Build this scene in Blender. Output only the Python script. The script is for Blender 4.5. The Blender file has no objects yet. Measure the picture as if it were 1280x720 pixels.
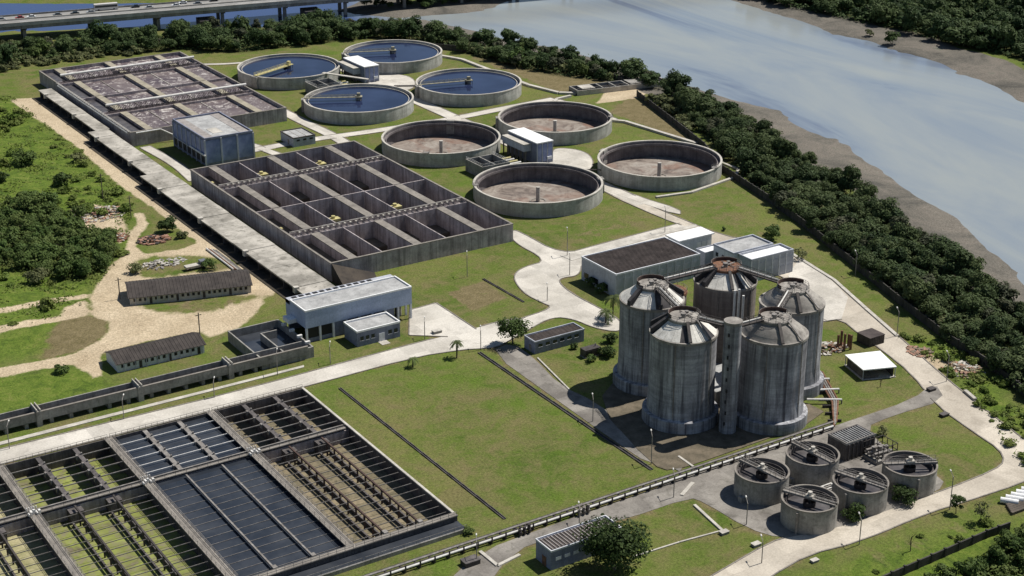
import bpy, math, random
import numpy as np
from mathutils import Vector, geometry
random.seed(7); rng = np.random.default_rng(7)
SC = bpy.context.scene
COL = SC.collection
# ------------------------------------------------------------------ camera
F_PX, PITCH, YAW, CAM = 2000.0, math.radians(22.0), math.radians(32.75), np.array([-260.0, -404.0, 183.0])
cd = bpy.data.cameras.new('camera'); cam = bpy.data.objects.new('camera', cd); COL.objects.link(cam)
cd.sensor_width = 36; cd.lens = F_PX / 1280 * 36; cd.clip_start = 1; cd.clip_end = 20000
cam.location = CAM; cam.rotation_euler = (math.pi / 2 - PITCH, 0, -YAW)
SC.camera = cam
SC.render.resolution_x, SC.render.resolution_y = 1024, 576
# ------------------------------------------------------------------ sky, sun, exposure
SUN_EL, SUN_AZ = math.radians(57.0), math.radians(-2.5)      # azimuth from +X towards +Y
w = bpy.data.worlds.new('World'); SC.world = w; w.use_nodes = True
nt = w.node_tree; bg = nt.nodes['Background']
sky = nt.nodes.new('ShaderNodeTexSky'); sky.sky_type = 'NISHITA'; sky.sun_disc = False
sky.sun_elevation = SUN_EL; sky.sun_rotation = math.pi / 2 - SUN_AZ
sky.air_density = 1.0; sky.dust_density = 0.3; sky.ozone_density = 1.2
nt.links.new(sky.outputs[0], bg.inputs[0]); bg.inputs[1].default_value = 0.06
sd = bpy.data.lights.new('sun', 'SUN'); sd.energy = 5.0; sd.angle = math.radians(0.5); sd.color = (1.0, 0.955, 0.885)
sun = bpy.data.objects.new('sun', sd); COL.objects.link(sun)
sv = Vector((math.cos(SUN_EL) * math.cos(SUN_AZ), math.cos(SUN_EL) * math.sin(SUN_AZ), math.sin(SUN_EL)))
sun.rotation_euler = sv.to_track_quat('Z', 'Y').to_euler(); sun.location = (100, -100, 300)
SC.view_settings.view_transform = 'Standard'; SC.view_settings.look = 'None'
SC.view_settings.exposure = 0.2; SC.view_settings.gamma = 1.0; SC.view_settings.use_curve_mapping = False
SC.cycles.max_bounces = 5; SC.cycles.diffuse_bounces = 3; SC.cycles.glossy_bounces = 3
SC.cycles.transparent_max_bounces = 4; SC.cycles.caustics_reflective = False; SC.cycles.caustics_refractive = False

# ------------------------------------------------------------------ surveying: a point on the level z seen in the photograph
_fw = np.array([math.sin(YAW) * math.cos(PITCH), math.cos(YAW) * math.cos(PITCH), -math.sin(PITCH)])
_rt = np.array([math.cos(YAW), -math.sin(YAW), 0.0]); _up = np.cross(_rt, _fw)
FD = np.array([math.sin(YAW), math.cos(YAW), 0.0])
def P(x, y, z=0.0):
    v = _fw * F_PX + _up * (360 - y) + _rt * (x - 640)
    return CAM + v * ((z - CAM[2]) / v[2])
def P2(x, y, z=0.0):
    q = P(x, y, z); return (float(q[0]), float(q[1]))
def PP(pts, z=0.0): return [P2(x, y, z) for x, y in pts]

# ------------------------------------------------------------------ materials
M = {}
def srgb(*c): return tuple(((v / 255) / 12.92 if v / 255 <= 0.04045 else ((v / 255 + 0.055) / 1.055) ** 2.4) for v in c)
class NB:
    def __init__(s, name):
        s.m = bpy.data.materials.new(name); s.m.use_nodes = True; s.t = s.m.node_tree
        s.b = s.t.nodes['Principled BSDF']; M[name] = s.m
        s.pos = s.t.nodes.new('ShaderNodeNewGeometry').outputs['Position']
    def n(s, typ, **kw):
        x = s.t.nodes.new(typ)
        for k, v in kw.items(): setattr(x, k, v)
        return x
    def l(s, a, b): s.t.links.new(a, b)
    def noise(s, scale, detail=4, rough=0.55, stretch=None, dist=0.0, vec=None):
        v = vec or s.pos
        if stretch:
            mp = s.n('ShaderNodeMapping'); mp.inputs['Scale'].default_value = stretch[:3]
            if len(stretch) > 3: mp.inputs['Rotation'].default_value[2] = stretch[3]
            s.l(v, mp.inputs[0]); v = mp.outputs[0]
        x = s.n('ShaderNodeTexNoise'); x.inputs['Scale'].default_value = scale; x.inputs['Detail'].default_value = detail
        x.inputs['Roughness'].default_value = rough; x.inputs['Distortion'].default_value = dist
        s.l(v, x.inputs['Vector']); return x.outputs['Fac']
    def ramp(s, fac, *stops):
        r = s.n('ShaderNodeValToRGB'); e = r.color_ramp.elements
        while len(e) < len(stops): e.new(0.5)
        for i, (p, c) in enumerate(stops):
            e[i].position = p; e[i].color = (c, c, c, 1) if isinstance(c, (int, float)) else (*c[:3], 1)
        s.l(fac, r.inputs[0]); return r.outputs[0]
    def mix(s, fac, a, b, mode='MIX'):
        x = s.n('ShaderNodeMix', data_type='RGBA', blend_type=mode)
        for sock, v in ((x.inputs[0], fac), (x.inputs[6], a), (x.inputs[7], b)):
            if isinstance(v, (int, float)): sock.default_value = v
            elif isinstance(v, tuple): sock.default_value = (*v[:3], 1)
            else: s.l(v, sock)
        return x.outputs[2]
    def math(s, op, a, b=0.0, clamp=False):
        x = s.n('ShaderNodeMath', operation=op, use_clamp=clamp)
        for sock, v in ((x.inputs[0], a), (x.inputs[1], b)):
            if isinstance(v, (int, float)): sock.default_value = v
            else: s.l(v, sock)
        return x.outputs[0]
    def rnd(s): return s.n('ShaderNodeObjectInfo').outputs['Random']
    def out(s, col, rough=0.85, spec=0.3, bump=None, bs=0.3, bd=0.1):
        if isinstance(col, tuple): s.b.inputs['Base Color'].default_value = (*col[:3], 1)
        else: s.l(col, s.b.inputs['Base Color'])
        if isinstance(rough, (int, float)): s.b.inputs['Roughness'].default_value = rough
        else: s.l(rough, s.b.inputs['Roughness'])
        s.b.inputs['Specular IOR Level'].default_value = spec
        if bump is not None:
            bn = s.n('ShaderNodeBump'); bn.inputs['Strength'].default_value = bs; bn.inputs['Distance'].default_value = bd
            s.l(bump, bn.inputs['Height']); s.l(bn.outputs[0], s.b.inputs['Normal'])
        return s.m

def concrete(name, light, dark, streak=0.0, stain=(0.03, 0.027, 0.026), scale=0.25, rough=0.9, amt=0.5, sf=1.1, bands=0.0, slabs=0.0):
    b = NB(name)
    big = b.ramp(b.noise(scale, 5, 0.6), (0.36, 0.0), (0.64, 1.0))
    col = b.mix(big, dark, light)
    fine = b.ramp(b.noise(2.2, 4, 0.7), (0.3, 0.72), (0.7, 1.12))
    col = b.mix(0.8, col, fine, 'MULTIPLY')
    blot = b.ramp(b.noise(scale * 2.6, 6, 0.7, dist=0.6), (0.52, 0.0), (0.72, amt))
    col = b.mix(blot, col, stain)
    if streak:
        st = b.ramp(b.noise(sf, 4, 0.65, stretch=(1, 1, 0.045)), (0.44, 0.0), (0.66, streak))
        col = b.mix(st, col, stain)
        st2 = b.ramp(b.noise(sf * 0.8, 3, 0.6, stretch=(1.3, 1.3, 0.03)), (0.58, 0.0), (0.70, 0.35 * streak))
        col = b.mix(st2, col, tuple(min(1, c * 1.6) for c in light))
    if slabs:
        sn = b.n('ShaderNodeVectorMath', operation='SNAP'); sn.inputs[1].default_value = (6.0, 4.5, 50.0); b.l(b.pos, sn.inputs[0])
        wn = b.n('ShaderNodeTexWhiteNoise', noise_dimensions='3D'); b.l(sn.outputs[0], wn.inputs[0])
        col = b.mix(1.0, col, b.ramp(wn.outputs[0], (0.0, 1 - slabs), (1.0, 1 + slabs * .6)), 'MULTIPLY')
        col = b.mix(b.ramp(b.noise(0.9, 5, 0.75, stretch=(.25, 1, 1, .4)), (0.6, 0.0), (0.72, 0.4)), col, stain)
    if bands:
        bd_ = b.ramp(b.noise(1.0, 4, 0.7, stretch=(.04, .04, 1.1)), (0.38, 1 - bands), (0.62, 1 + bands * .5))
        col = b.mix(1.0, col, bd_, 'MULTIPLY')
        col = b.mix(b.ramp(b.noise(0.09, 4, 0.6, dist=1.0), (0.45, 0.0), (0.65, 0.45)), col, tuple(c * .42 for c in light))
    return b.out(col, rough, 0.2, b.noise(3.0, 3), 0.25, 0.05)

concrete('concrete', (0.36, 0.345, 0.315), (0.23, 0.22, 0.20), 0.25)
concrete('concrete_pale', (0.55, 0.52, 0.46), (0.40, 0.375, 0.33), 0.1, (0.16, 0.145, 0.12), amt=0.35)
concrete('concrete_dark', (0.155, 0.14, 0.135), (0.085, 0.077, 0.075), 0.5, amt=0.45)
concrete('boundary_wall', (0.085, 0.078, 0.072), (0.045, 0.042, 0.04), 0.5, (0.025, 0.03, 0.018), amt=0.6)
concrete('basin_wall', (0.52, 0.465, 0.455), (0.33, 0.29, 0.288), 0.6, (0.09, 0.075, 0.076), amt=0.4, sf=0.75)
concrete('clarifier_wall', (0.53, 0.525, 0.485), (0.37, 0.36, 0.33), 0.45, (0.12, 0.115, 0.10), amt=0.4, sf=0.5, bands=.08)
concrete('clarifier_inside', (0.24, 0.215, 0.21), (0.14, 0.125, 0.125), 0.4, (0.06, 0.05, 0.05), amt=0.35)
concrete('silo_wall', (0.47, 0.475, 0.49), (0.25, 0.25, 0.265), 0.85, (0.05, 0.047, 0.056), 0.14, amt=0.35, sf=0.9, bands=0.18)
concrete('silo_brown', (0.37, 0.325, 0.285), (0.21, 0.18, 0.165), 0.65, (0.06, 0.05, 0.05), 0.12, amt=0.4, sf=.9, bands=.14)
concrete('silo_panel', (0.74, 0.715, 0.65), (0.56, 0.54, 0.49), 0.12, (0.26, 0.24, 0.2), 0.4, amt=0.3)
concrete('silo_rib_shade', (0.085, 0.08, 0.08), (0.045, 0.042, 0.045), 0.3, (0.02, 0.02, 0.02), 0.4)  # dark ribs, and roof sectors with their shade put into the colour
concrete('silo_tan', (0.40, 0.375, 0.335), (0.23, 0.21, 0.19), 0.2, (0.075, 0.065, 0.062), 0.22, amt=0.6, bands=.1)
concrete('slab_top', (0.47, 0.44, 0.385), (0.23, 0.215, 0.185), 0.0, (0.075, 0.07, 0.055), 0.13, amt=0.85)
concrete('walkway', (0.275, 0.25, 0.218), (0.185, 0.168, 0.148), 0.0, (0.09, 0.082, 0.07), 0.3, amt=0.5)
concrete('road_concrete', (0.60, 0.565, 0.50), (0.46, 0.43, 0.375), 0.0, (0.26, 0.24, 0.205), 0.06, amt=0.6, slabs=.13)
concrete('road_worn', (0.28, 0.26, 0.23), (0.17, 0.155, 0.138), 0.0, (0.085, 0.08, 0.065), 0.12, amt=0.7, slabs=.16)
concrete('road_dusty', (0.56, 0.505, 0.42), (0.40, 0.355, 0.29), 0.0, (0.23, 0.20, 0.155), 0.05, amt=0.6, slabs=.10)
concrete('asphalt', (0.30, 0.295, 0.28), (0.22, 0.215, 0.205), 0.0, (0.14, 0.135, 0.13), 0.08)
concrete('white_paint', (0.70, 0.715, 0.74), (0.60, 0.615, 0.645), 0.2, (0.36, 0.36, 0.37), 0.2, amt=0.25)
concrete('grey_paint', (0.47, 0.49, 0.54), (0.375, 0.39, 0.435), 0.25, (0.2, 0.205, 0.225), 0.25, amt=0.3)
concrete('blue_grey_paint', (0.26, 0.28, 0.36), (0.185, 0.20, 0.27), 0.3, (0.10, 0.10, 0.125), 0.3, amt=0.3)
concrete('pale_blue_paint', (0.42, 0.49, 0.63), (0.34, 0.40, 0.53), 0.15, (0.25, 0.28, 0.36), 0.15, amt=0.25)
concrete('roof_grey', (0.44, 0.44, 0.43), (0.29, 0.29, 0.285), 0.0, (0.15, 0.15, 0.15), 0.22, amt=0.6)
concrete('roof_dark', (0.095, 0.078, 0.072), (0.052, 0.043, 0.04), 0.0, (0.03, 0.026, 0.025), 0.3, amt=0.4)
concrete('roof_light', (0.36, 0.33, 0.31), (0.25, 0.23, 0.215), 0.0, (0.12, 0.11, 0.10), 0.5)
concrete('shed_roof', (0.07, 0.06, 0.054), (0.045, 0.039, 0.036), 0.0, (0.03, 0.027, 0.025), 0.35, amt=0.5)
concrete('white_roof', (0.84, 0.84, 0.83), (0.75, 0.75, 0.74), 0.0, (0.55, 0.54, 0.52), 0.2, amt=0.2)
concrete('rust', (0.25, 0.13, 0.078), (0.13, 0.07, 0.048), 0.2, (0.06, 0.036, 0.028), 0.8)
concrete('rust_dark', (0.105, 0.068, 0.055), (0.06, 0.042, 0.038), 0.2, (0.035, 0.026, 0.024), 0.8)
concrete('steel', (0.30, 0.285, 0.265), (0.17, 0.155, 0.14), 0.2, (0.10, 0.07, 0.05), 0.8, rough=0.6)
concrete('steel_dark', (0.085, 0.075, 0.07), (0.05, 0.043, 0.04), 0.2, (0.03, 0.026, 0.024), 0.8, rough=0.6)
concrete('pipe_white', (0.72, 0.71, 0.68), (0.58, 0.565, 0.53), 0.1, (0.3, 0.27, 0.23), 0.5, rough=0.6, amt=0.3)
concrete('yellow_paint', (0.56, 0.50, 0.24), (0.42, 0.37, 0.17), 0.1, (0.22, 0.19, 0.10), 0.5, rough=0.6, amt=0.4)
b = NB('floor_sludge')
c = b.ramp(b.noise(0.12, 6, 0.7, dist=1.2), (0.32, (0.075, 0.06, 0.052)), (0.46, (0.19, 0.155, 0.13)), (0.58, (0.27, 0.235, 0.20)), (0.72, (0.36, 0.33, 0.29)))
c = b.mix(b.ramp(b.noise(0.06, 5, 0.65, dist=0.8), (0.5, 0.0), (0.64, 0.6)), c, (0.20, 0.095, 0.06))
c = b.mix(b.ramp(b.noise(0.5, 5, 0.75), (0.56, 0.0), (0.7, 0.6)), c, (0.06, 0.05, 0.045)); b.out(c, 0.7, 0.3)
concrete('basin_floor', (0.085, 0.07, 0.055), (0.042, 0.036, 0.032), 0.0, (0.018, 0.016, 0.016), 0.12, amt=0.7)
concrete('basin_ledge', (0.23, 0.185, 0.13), (0.15, 0.12, 0.09), 0.0, (0.07, 0.06, 0.05), 0.2, amt=0.4)
concrete('tan_floor', (0.25, 0.205, 0.13), (0.14, 0.122, 0.078), 0.0, (0.05, 0.05, 0.03), 0.22, amt=0.7)
concrete('bare_soil', (0.17, 0.14, 0.10), (0.10, 0.085, 0.06), 0.0, (0.05, 0.05, 0.025), 0.3)
concrete('shaded_soil', (0.07, 0.06, 0.045), (0.035, 0.03, 0.025), 0.0, (0.02, 0.02, 0.012), 0.3)  # soil colour darkened for the shade beside the conduit
concrete('stripe_floor', (0.40, 0.36, 0.21), (0.26, 0.25, 0.12), 0.0, (0.12, 0.12, 0.05), 0.25, amt=0.6)
concrete('muted_yellow', (0.36, 0.335, 0.24), (0.24, 0.225, 0.165), 0.1, (0.12, 0.11, 0.08), 0.5, rough=0.6, amt=0.5)
concrete('basin_beam', (0.36, 0.325, 0.25), (0.26, 0.235, 0.18), 0.0, (0.13, 0.115, 0.085), 0.3, amt=0.4)
concrete('bark', (0.14, 0.11, 0.085), (0.08, 0.065, 0.05), 0.2)
concrete('brick_rubble', (0.40, 0.22, 0.15), (0.24, 0.15, 0.11), 0.0, (0.30, 0.26, 0.21), 0.7)
concrete('wood_pole', (0.13, 0.11, 0.09), (0.09, 0.075, 0.06), 0.2)
# algae covered floor
b = NB('algae_floor')
c = b.ramp(b.noise(0.16, 5, 0.65, dist=0.8), (0.34, (0.11, 0.095, 0.055)), (0.48, (0.17, 0.19, 0.045)), (0.70, (0.255, 0.29, 0.07)))
c = b.mix(b.ramp(b.noise(0.45, 5, 0.7), (0.46, 0.0), (0.64, 0.75)), c, (0.185, 0.155, 0.115)); b.out(c, 0.75, 0.3)
b = NB('glass'); b.out((0.02, 0.025, 0.03), 0.12, 0.5)
b = NB('grey_louvre'); b.out((0.33, 0.345, 0.385), 0.7, 0.2)
b = NB('dark_opening'); b.out((0.02, 0.02, 0.022), 0.6, 0.3)
b = NB('rubber'); b.out((0.02, 0.02, 0.02), 0.8, 0.2)
# blown-in tinted cladding panels of the blower house
b = NB('louvre_panel'); b.out(b.mix(b.ramp(b.noise(0.5, 5), (0.35, 0.0), (0.7, 1.0)), (0.15, 0.185, 0.34), (0.25, 0.29, 0.46)), 0.5, 0.4)
# waters
def water(name, col, rough, bump_scale, bs, extra=None):
    b = NB(name)
    c = extra(b) if extra else col
    b.out(c, rough, 0.3 if name == 'river_water' else 0.5, b.noise(bump_scale, 5, 0.7), bs, 0.06); b.b.inputs['IOR'].default_value = 1.33
    return b.m
water('clear_water', None, 0.05, 1.4, 0.16, lambda b: b.mix(b.ramp(b.noise(0.07, 3), (0.35, 0.0), (0.7, 1.0)), (0.010, 0.015, 0.042), (0.022, 0.032, 0.075)))
water('settling_water', None, 0.06, 1.2, 0.18, lambda b: b.mix(b.ramp(b.noise(0.1, 5, 0.6), (0.4, 0.0), (0.75, 1.0)), (0.024, 0.029, 0.038), (0.058, 0.063, 0.072)))
water('sludge_water', None, 0.35, 2.0, 0.2, lambda b: b.mix(b.ramp(b.noise(0.35, 5, 0.6), (0.35, 0.0), (0.7, 1.0)), (0.055, 0.05, 0.052), (0.12, 0.112, 0.11)))
water('dark_water', (0.03, 0.03, 0.035), 0.1, 2.0, 0.1)
def river_col(b):
    d = b.noise(0.011, 5, 0.6, stretch=(1.6, 0.42, 1, 0.25), dist=1.1)
    c = b.ramp(d, (0.27, (0.105, 0.13, 0.19)), (0.38, (0.195, 0.23, 0.265)), (0.55, (0.25, 0.275, 0.278)), (0.75, (0.30, 0.315, 0.285)))
    at = b.n('ShaderNodeAttribute', attribute_name='deep').outputs['Fac']
    f = b.ramp(b.math('ADD', at, b.math('MULTIPLY', b.math('SUBTRACT', d, 0.5), 0.9)), (0.35, 0.0), (0.75, 1.0))
    return b.mix(f, c, (0.035, 0.06, 0.155))
water('river_water', None, 0.14, 0.7, 0.5, river_col)
def foam(b):
    n1 = b.noise(0.16, 6, 0.7, dist=1.8); n2 = b.noise(0.9, 5, 0.75, dist=1.0)
    c = b.ramp(b.noise(0.05, 3), (0.4, (0.085, 0.065, 0.072)), (0.62, (0.155, 0.125, 0.12)))
    c = b.mix(b.ramp(n1, (0.50, 0.0), (0.62, 0.7)), c, (0.29, 0.25, 0.235))
    return b.mix(b.ramp(b.math('MULTIPLY', n1, n2), (0.285, 0.0), (0.36, 0.9)), c, (0.66, 0.63, 0.58))
water('foam_water', None, 0.45, 3.0, 0.4, foam)
# vehicles
for nm, c in (('car_white', (0.75, 0.75, 0.75)), ('car_silver', (0.38, 0.39, 0.40)), ('car_black', (0.02, 0.02, 0.022)), ('car_red', (0.35, 0.03, 0.025)), ('car_grey', (0.14, 0.145, 0.15)), ('bus_pale', (0.62, 0.58, 0.54))):
    b = NB(nm); b.out(c, 0.28, 0.5)
# leaves
def leaves(name, lo, hi, br=None):
    b = NB(name)
    t = b.n('ShaderNodeAttribute', attribute_name='tint').outputs['Fac']
    c = b.mix(t, lo, hi)
    c = b.mix(b.ramp(b.rnd(), (0.0, 0.0), (1.0, 0.75)), c, br or tuple(x * 1.5 for x in hi))
    b.out(c, 0.7, 0.15)
    tr = b.n('ShaderNodeBsdfTranslucent'); b.l(c, tr.inputs[0])
    mx = b.n('ShaderNodeMixShader'); mx.inputs[0].default_value = 0.16
    b.l(b.b.outputs[0], mx.inputs[1]); b.l(tr.outputs[0], mx.inputs[2]); b.l(mx.outputs[0], b.t.nodes['Material Output'].inputs[0])
leaves('leaf_mangrove', (0.016, 0.031, 0.013), (0.060, 0.096, 0.031), (0.095, 0.122, 0.045))
leaves('leaf_grey', (0.036, 0.046, 0.026), (0.085, 0.096, 0.052), (0.10, 0.105, 0.06))
leaves('leaf_north', (0.018, 0.036, 0.013), (0.050, 0.086, 0.026), (0.085, 0.118, 0.040))
leaves('leaf_scrub', (0.030, 0.058, 0.015), (0.082, 0.134, 0.030), (0.11, 0.14, 0.04))
leaves('leaf_weed', (0.070, 0.115, 0.020), (0.130, 0.185, 0.034), (0.165, 0.185, 0.05))
leaves('leaf_dark', (0.018, 0.034, 0.011), (0.055, 0.085, 0.022))
leaves('leaf_olive', (0.052, 0.064, 0.028), (0.115, 0.125, 0.052))
leaves('leaf_palm', (0.035, 0.05, 0.016), (0.085, 0.11, 0.036))
# ground: grass, dry grass, dirt, mud, wood floor, by a painted-on survey map (attribute)
b = NB('ground_cover')
sep = b.n('ShaderNodeSeparateColor'); at = b.n('ShaderNodeAttribute', attribute_name='cover'); b.l(at.outputs['Color'], sep.inputs[0])
dirt, dry, mud, wood = sep.outputs[0], sep.outputs[1], sep.outputs[2], at.outputs['Alpha']
lush = b.n('ShaderNodeAttribute', attribute_name='lush').outputs['Fac']
nb, nm_, nf = b.noise(0.028, 5, 0.62, dist=0.6), b.noise(0.16, 6, 0.7, dist=0.5), b.noise(1.6, 5, 0.75)
g = b.ramp(nb, (0.30, (0.058, 0.100, 0.014)), (0.46, (0.090, 0.130, 0.022)), (0.64, (0.135, 0.152, 0.040)))
g = b.mix(b.ramp(nm_, (0.43, 0.0), (0.66, 0.75)), g, (0.165, 0.145, 0.062))
g = b.mix(b.ramp(b.noise(0.35, 5, 0.7), (0.52, 0.0), (0.68, 0.5)), g, (0.042, 0.078, 0.010))
g = b.mix(b.ramp(b.noise(0.075, 6, 0.68, dist=1.2), (0.46, 0.0), (0.64, 0.62)), g, (0.165, 0.135, 0.065))
g = b.mix(b.ramp(b.noise(0.045, 5, 0.6, dist=0.8), (0.52, 0.0), (0.66, 0.5)), g, (0.098, 0.155, 0.02))
g = b.mix(b.ramp(b.noise(0.5, 7, 0.8, dist=0.4), (0.53, 0.0), (0.68, 0.4)), g, (0.17, 0.155, 0.07))
lg = b.ramp(b.noise(0.22, 7, 0.75, dist=0.9), (0.34, (0.045, 0.078, 0.014)), (0.47, (0.085, 0.135, 0.018)), (0.58, (0.125, 0.17, 0.028)), (0.72, (0.175, 0.18, 0.055)))
g = b.mix(b.math('MULTIPLY', lush, 0.9), g, lg)
dr = b.ramp(b.noise(0.3, 6, 0.7), (0.3, (0.12, 0.10, 0.045)), (0.7, (0.205, 0.165, 0.09)))
def edge(a, k=0.7, n=nm_): return b.ramp(b.math('ADD', a, b.math('MULTIPLY', b.math('SUBTRACT', n, 0.5), k)), (0.40, 0.0), (0.60, 1.0))
g = b.mix(edge(dry, 1.1), g, dr)
di = b.ramp(b.noise(0.11, 6, 0.65), (0.3, (0.39, 0.31, 0.205)), (0.7, (0.54, 0.445, 0.31)))
di = b.mix(b.ramp(b.noise(0.6, 5, 0.7), (0.55, 0.0), (0.75, 0.4)), di, (0.25, 0.20, 0.12))
g = b.mix(edge(dirt, 0.9), g, di)
md = b.ramp(b.noise(0.05, 6, 0.7, dist=0.7), (0.3, (0.07, 0.068, 0.06)), (0.5, (0.14, 0.128, 0.108)), (0.62, (0.175, 0.155, 0.13)), (0.72, (0.115, 0.122, 0.095)))
g = b.mix(edge(mud, 0.5), g, md)
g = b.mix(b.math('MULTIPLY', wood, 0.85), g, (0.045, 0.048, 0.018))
g = b.mix(0.85, g, b.ramp(nf, (0.28, 0.45), (0.72, 1.45)), 'MULTIPLY')
b.out(g, 0.95, 0.1, nf, 0.8, 0.35)

# ------------------------------------------------------------------ mesh helpers
ORG = {}
class MB:
    def __init__(s): s.v = []; s.f = []; s.m = []; s.cur = 0
    def add(s, vs, fs):
        o = len(s.v); s.v += [tuple(map(float, v)) for v in vs]
        s.f += [tuple(i + o for i in f) for f in fs]; s.m += [s.cur] * len(fs); return s
    def mat(s, i): s.cur = i; return s
    def box(s, x0, x1, y0, y1, z0, z1):
        return s.add([(x0, y0, z0), (x1, y0, z0), (x1, y1, z0), (x0, y1, z0), (x0, y0, z1), (x1, y0, z1), (x1, y1, z1), (x0, y1, z1)],
                     [(0, 3, 2, 1), (4, 5, 6, 7), (0, 1, 5, 4), (1, 2, 6, 5), (2, 3, 7, 6), (3, 0, 4, 7)])
    def prism(s, poly, z0, z1):
        n = len(poly)
        if sum(poly[i][0] * poly[(i + 1) % n][1] - poly[(i + 1) % n][0] * poly[i][1] for i in range(n)) < 0: poly = poly[::-1]
        tri = geometry.tessellate_polygon([[Vector((x, y, 0)) for x, y in poly]])
        vs = [(x, y, z1) for x, y in poly] + [(x, y, z0) for x, y in poly]
        fs = []
        for t in tri:
            a, b_, c_ = (Vector(poly[i]) for i in t)
            fs.append(tuple(t) if (b_ - a).cross(c_ - a) > 0 else (t[0], t[2], t[1]))
        fs += [(n + i, n + (i + 1) % n, (i + 1) % n, i) for i in range(n)]
        return s.add(vs, fs)
    def lathe(s, prof, n=64, cx=0, cy=0, a0=0, a1=2 * math.pi):
        full = abs(a1 - a0 - 2 * math.pi) < 1e-6; k = n if full else n + 1
        vs = [(cx + r * math.cos(a0 + (a1 - a0) * i / n), cy + r * math.sin(a0 + (a1 - a0) * i / n), z) for r, z in prof for i in range(k)]
        fs = []
        for j in range(len(prof) - 1):
            for i in range(n):
                i2 = (i + 1) % k
                fs.append((j * k + i, j * k + i2, (j + 1) * k + i2, (j + 1) * k + i))
        return s.add(vs, fs)
    def disc(s, r, z, n=64, cx=0, cy=0):
        return s.add([(cx + r * math.cos(2 * math.pi * i / n), cy + r * math.sin(2 * math.pi * i / n), z) for i in range(n)], [tuple(range(n))])
    def cyl(s, cx, cy, z0, z1, r, n=16, r1=None):
        r1 = r if r1 is None else r1
        s.lathe([(r, z0), (r1, z1)], n, cx, cy); return s.disc(r1, z1, n, cx, cy)
    def tube(s, p0, p1, r, n=6):
        p0, p1 = Vector(p0), Vector(p1); d = p1 - p0
        if d.length < 1e-6: return s
        q = d.to_track_quat('Z', 'Y'); vs = []
        for p in (p0, p1):
            for i in range(n):
                a = 2 * math.pi * (i + 0.5) / n; vs.append(p + q @ Vector((r * math.cos(a), r * math.sin(a), 0)))
        return s.add(vs, [(i, (i + 1) % n, n + (i + 1) % n, n + i) for i in range(n)] + [tuple(range(n))[::-1], tuple(range(n, 2 * n))])
    def beam(s, p0, p1, wd, h):          # box beam between two points, top at the points' z
        p0, p1 = Vector(p0), Vector(p1); d = (p1 - p0); t = Vector((-d.y, d.x, 0)); t = t.normalized() * wd / 2 if t.length > 1e-6 else Vector((wd / 2, 0, 0)); u = Vector((0, 0, -h))
        vs = [p0 - t + u, p1 - t + u, p1 + t + u, p0 + t + u, p0 - t, p1 - t, p1 + t, p0 + t]
        return s.add(vs, [(0, 3, 2, 1), (4, 5, 6, 7), (0, 1, 5, 4), (1, 2, 6, 5), (2, 3, 7, 6), (3, 0, 4, 7)])
    def build(s, name, mats, parent=None, smooth=False):
        o0 = ORG[parent.name] if parent else (0, 0, 0)
        me = bpy.data.meshes.new(name)
        me.from_pydata([(x - o0[0], y - o0[1], z - o0[2]) for x, y, z in s.v], [], s.f)
        for m in ([mats] if isinstance(mats, str) else mats): me.materials.append(M[m])
        if any(s.m): me.polygons.foreach_set('material_index', s.m)
        if smooth: me.polygons.foreach_set('use_smooth', [True] * len(s.f))
        me.update(); o = bpy.data.objects.new(name, me); COL.objects.link(o)
        if parent: o.parent = parent
        ORG[o.name] = o0
        return o
def tag(o, label=None, cat=None, group=None, kind=None):
    for k, v in (('label', label), ('category', cat), ('group', group), ('kind', kind)):
        if v: o[k] = v
    return o
def thing(name, label, cat, loc=(0, 0, 0), group=None):
    o = bpy.data.objects.new(name, None); COL.objects.link(o); o.location = loc; o.empty_display_size = 1
    ORG[o.name] = tuple(map(float, loc)); return tag(o, label, cat, group)
def copy_tree(o, parent=None, loc=None, rz=None, sc=None, label=None, swap=None):
    c = o.copy(); COL.objects.link(c); c.parent = parent
    if parent is None:
        if loc is not None: c.location = loc
        if rz is not None: c.rotation_euler = (0, 0, rz)
        if sc is not None: c.scale = sc if isinstance(sc, tuple) else (sc, sc, sc)
        if label: c['label'] = label
    for ch in o.children:
        copy_tree(ch, c)
    return c
def child_like(src, parent, loc, rz=0, sc=(1, 1, 1)):       # an alike piece that shares its mesh
    c = src.copy(); COL.objects.link(c); c.parent = parent; c.location = loc; c.rotation_euler = (0, 0, rz); c.scale = sc; return c
def chaikin(p, n=2, closed=True):
    for _ in range(n):
        q = []
        for i in range(len(p)):
            a, b_ = p[i], p[(i + 1) % len(p)]
            q += [(a[0] * .75 + b_[0] * .25, a[1] * .75 + b_[1] * .25), (a[0] * .25 + b_[0] * .75, a[1] * .25 + b_[1] * .75)]
        p = q
    return p

# ------------------------------------------------------------------ outlines surveyed from the photograph
SHORE_NEAR = PP([(560, 32), (640, 50), (700, 60), (760, 78), (820, 100), (870, 112), (930, 127), (960, 137), (997, 157), (1050, 182), (1080, 202), (1150, 249), (1185, 267), (1210, 289), (1235, 319), (1290, 366), (1400, 480)]) + [(60.0, -300.0), (-40.0, -620.0)]
SHORE_FAR = PP([(800, -45), (935, 2), (985, 16), (1045, 37), (1090, 47), (1130, 59), (1185, 77), (1235, 97), (1290, 124), (1500, 260)]) + [(235.0, -150.0), (190.0, -330.0), (110.0, -620.0)]
# plan of the water: main river plus the inlet under the bridge
RIVER = [(-900, 560), (-120, 428), (-60, 413), (-20, 399), (10, 386), (56, 353), (90, 343), (120, 334), (150, 320)] + SHORE_NEAR[1:] + SHORE_FAR[::-1] + [(330, 430), (220, 480), (130, 432), (95, 413), (31, 450), (-25, 485), (-150, 545), (-900, 720)]
ISLE = PP([(430, 10), (500, 18), (580, 12), (640, -4), (600, -18), (480, -12)])

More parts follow.
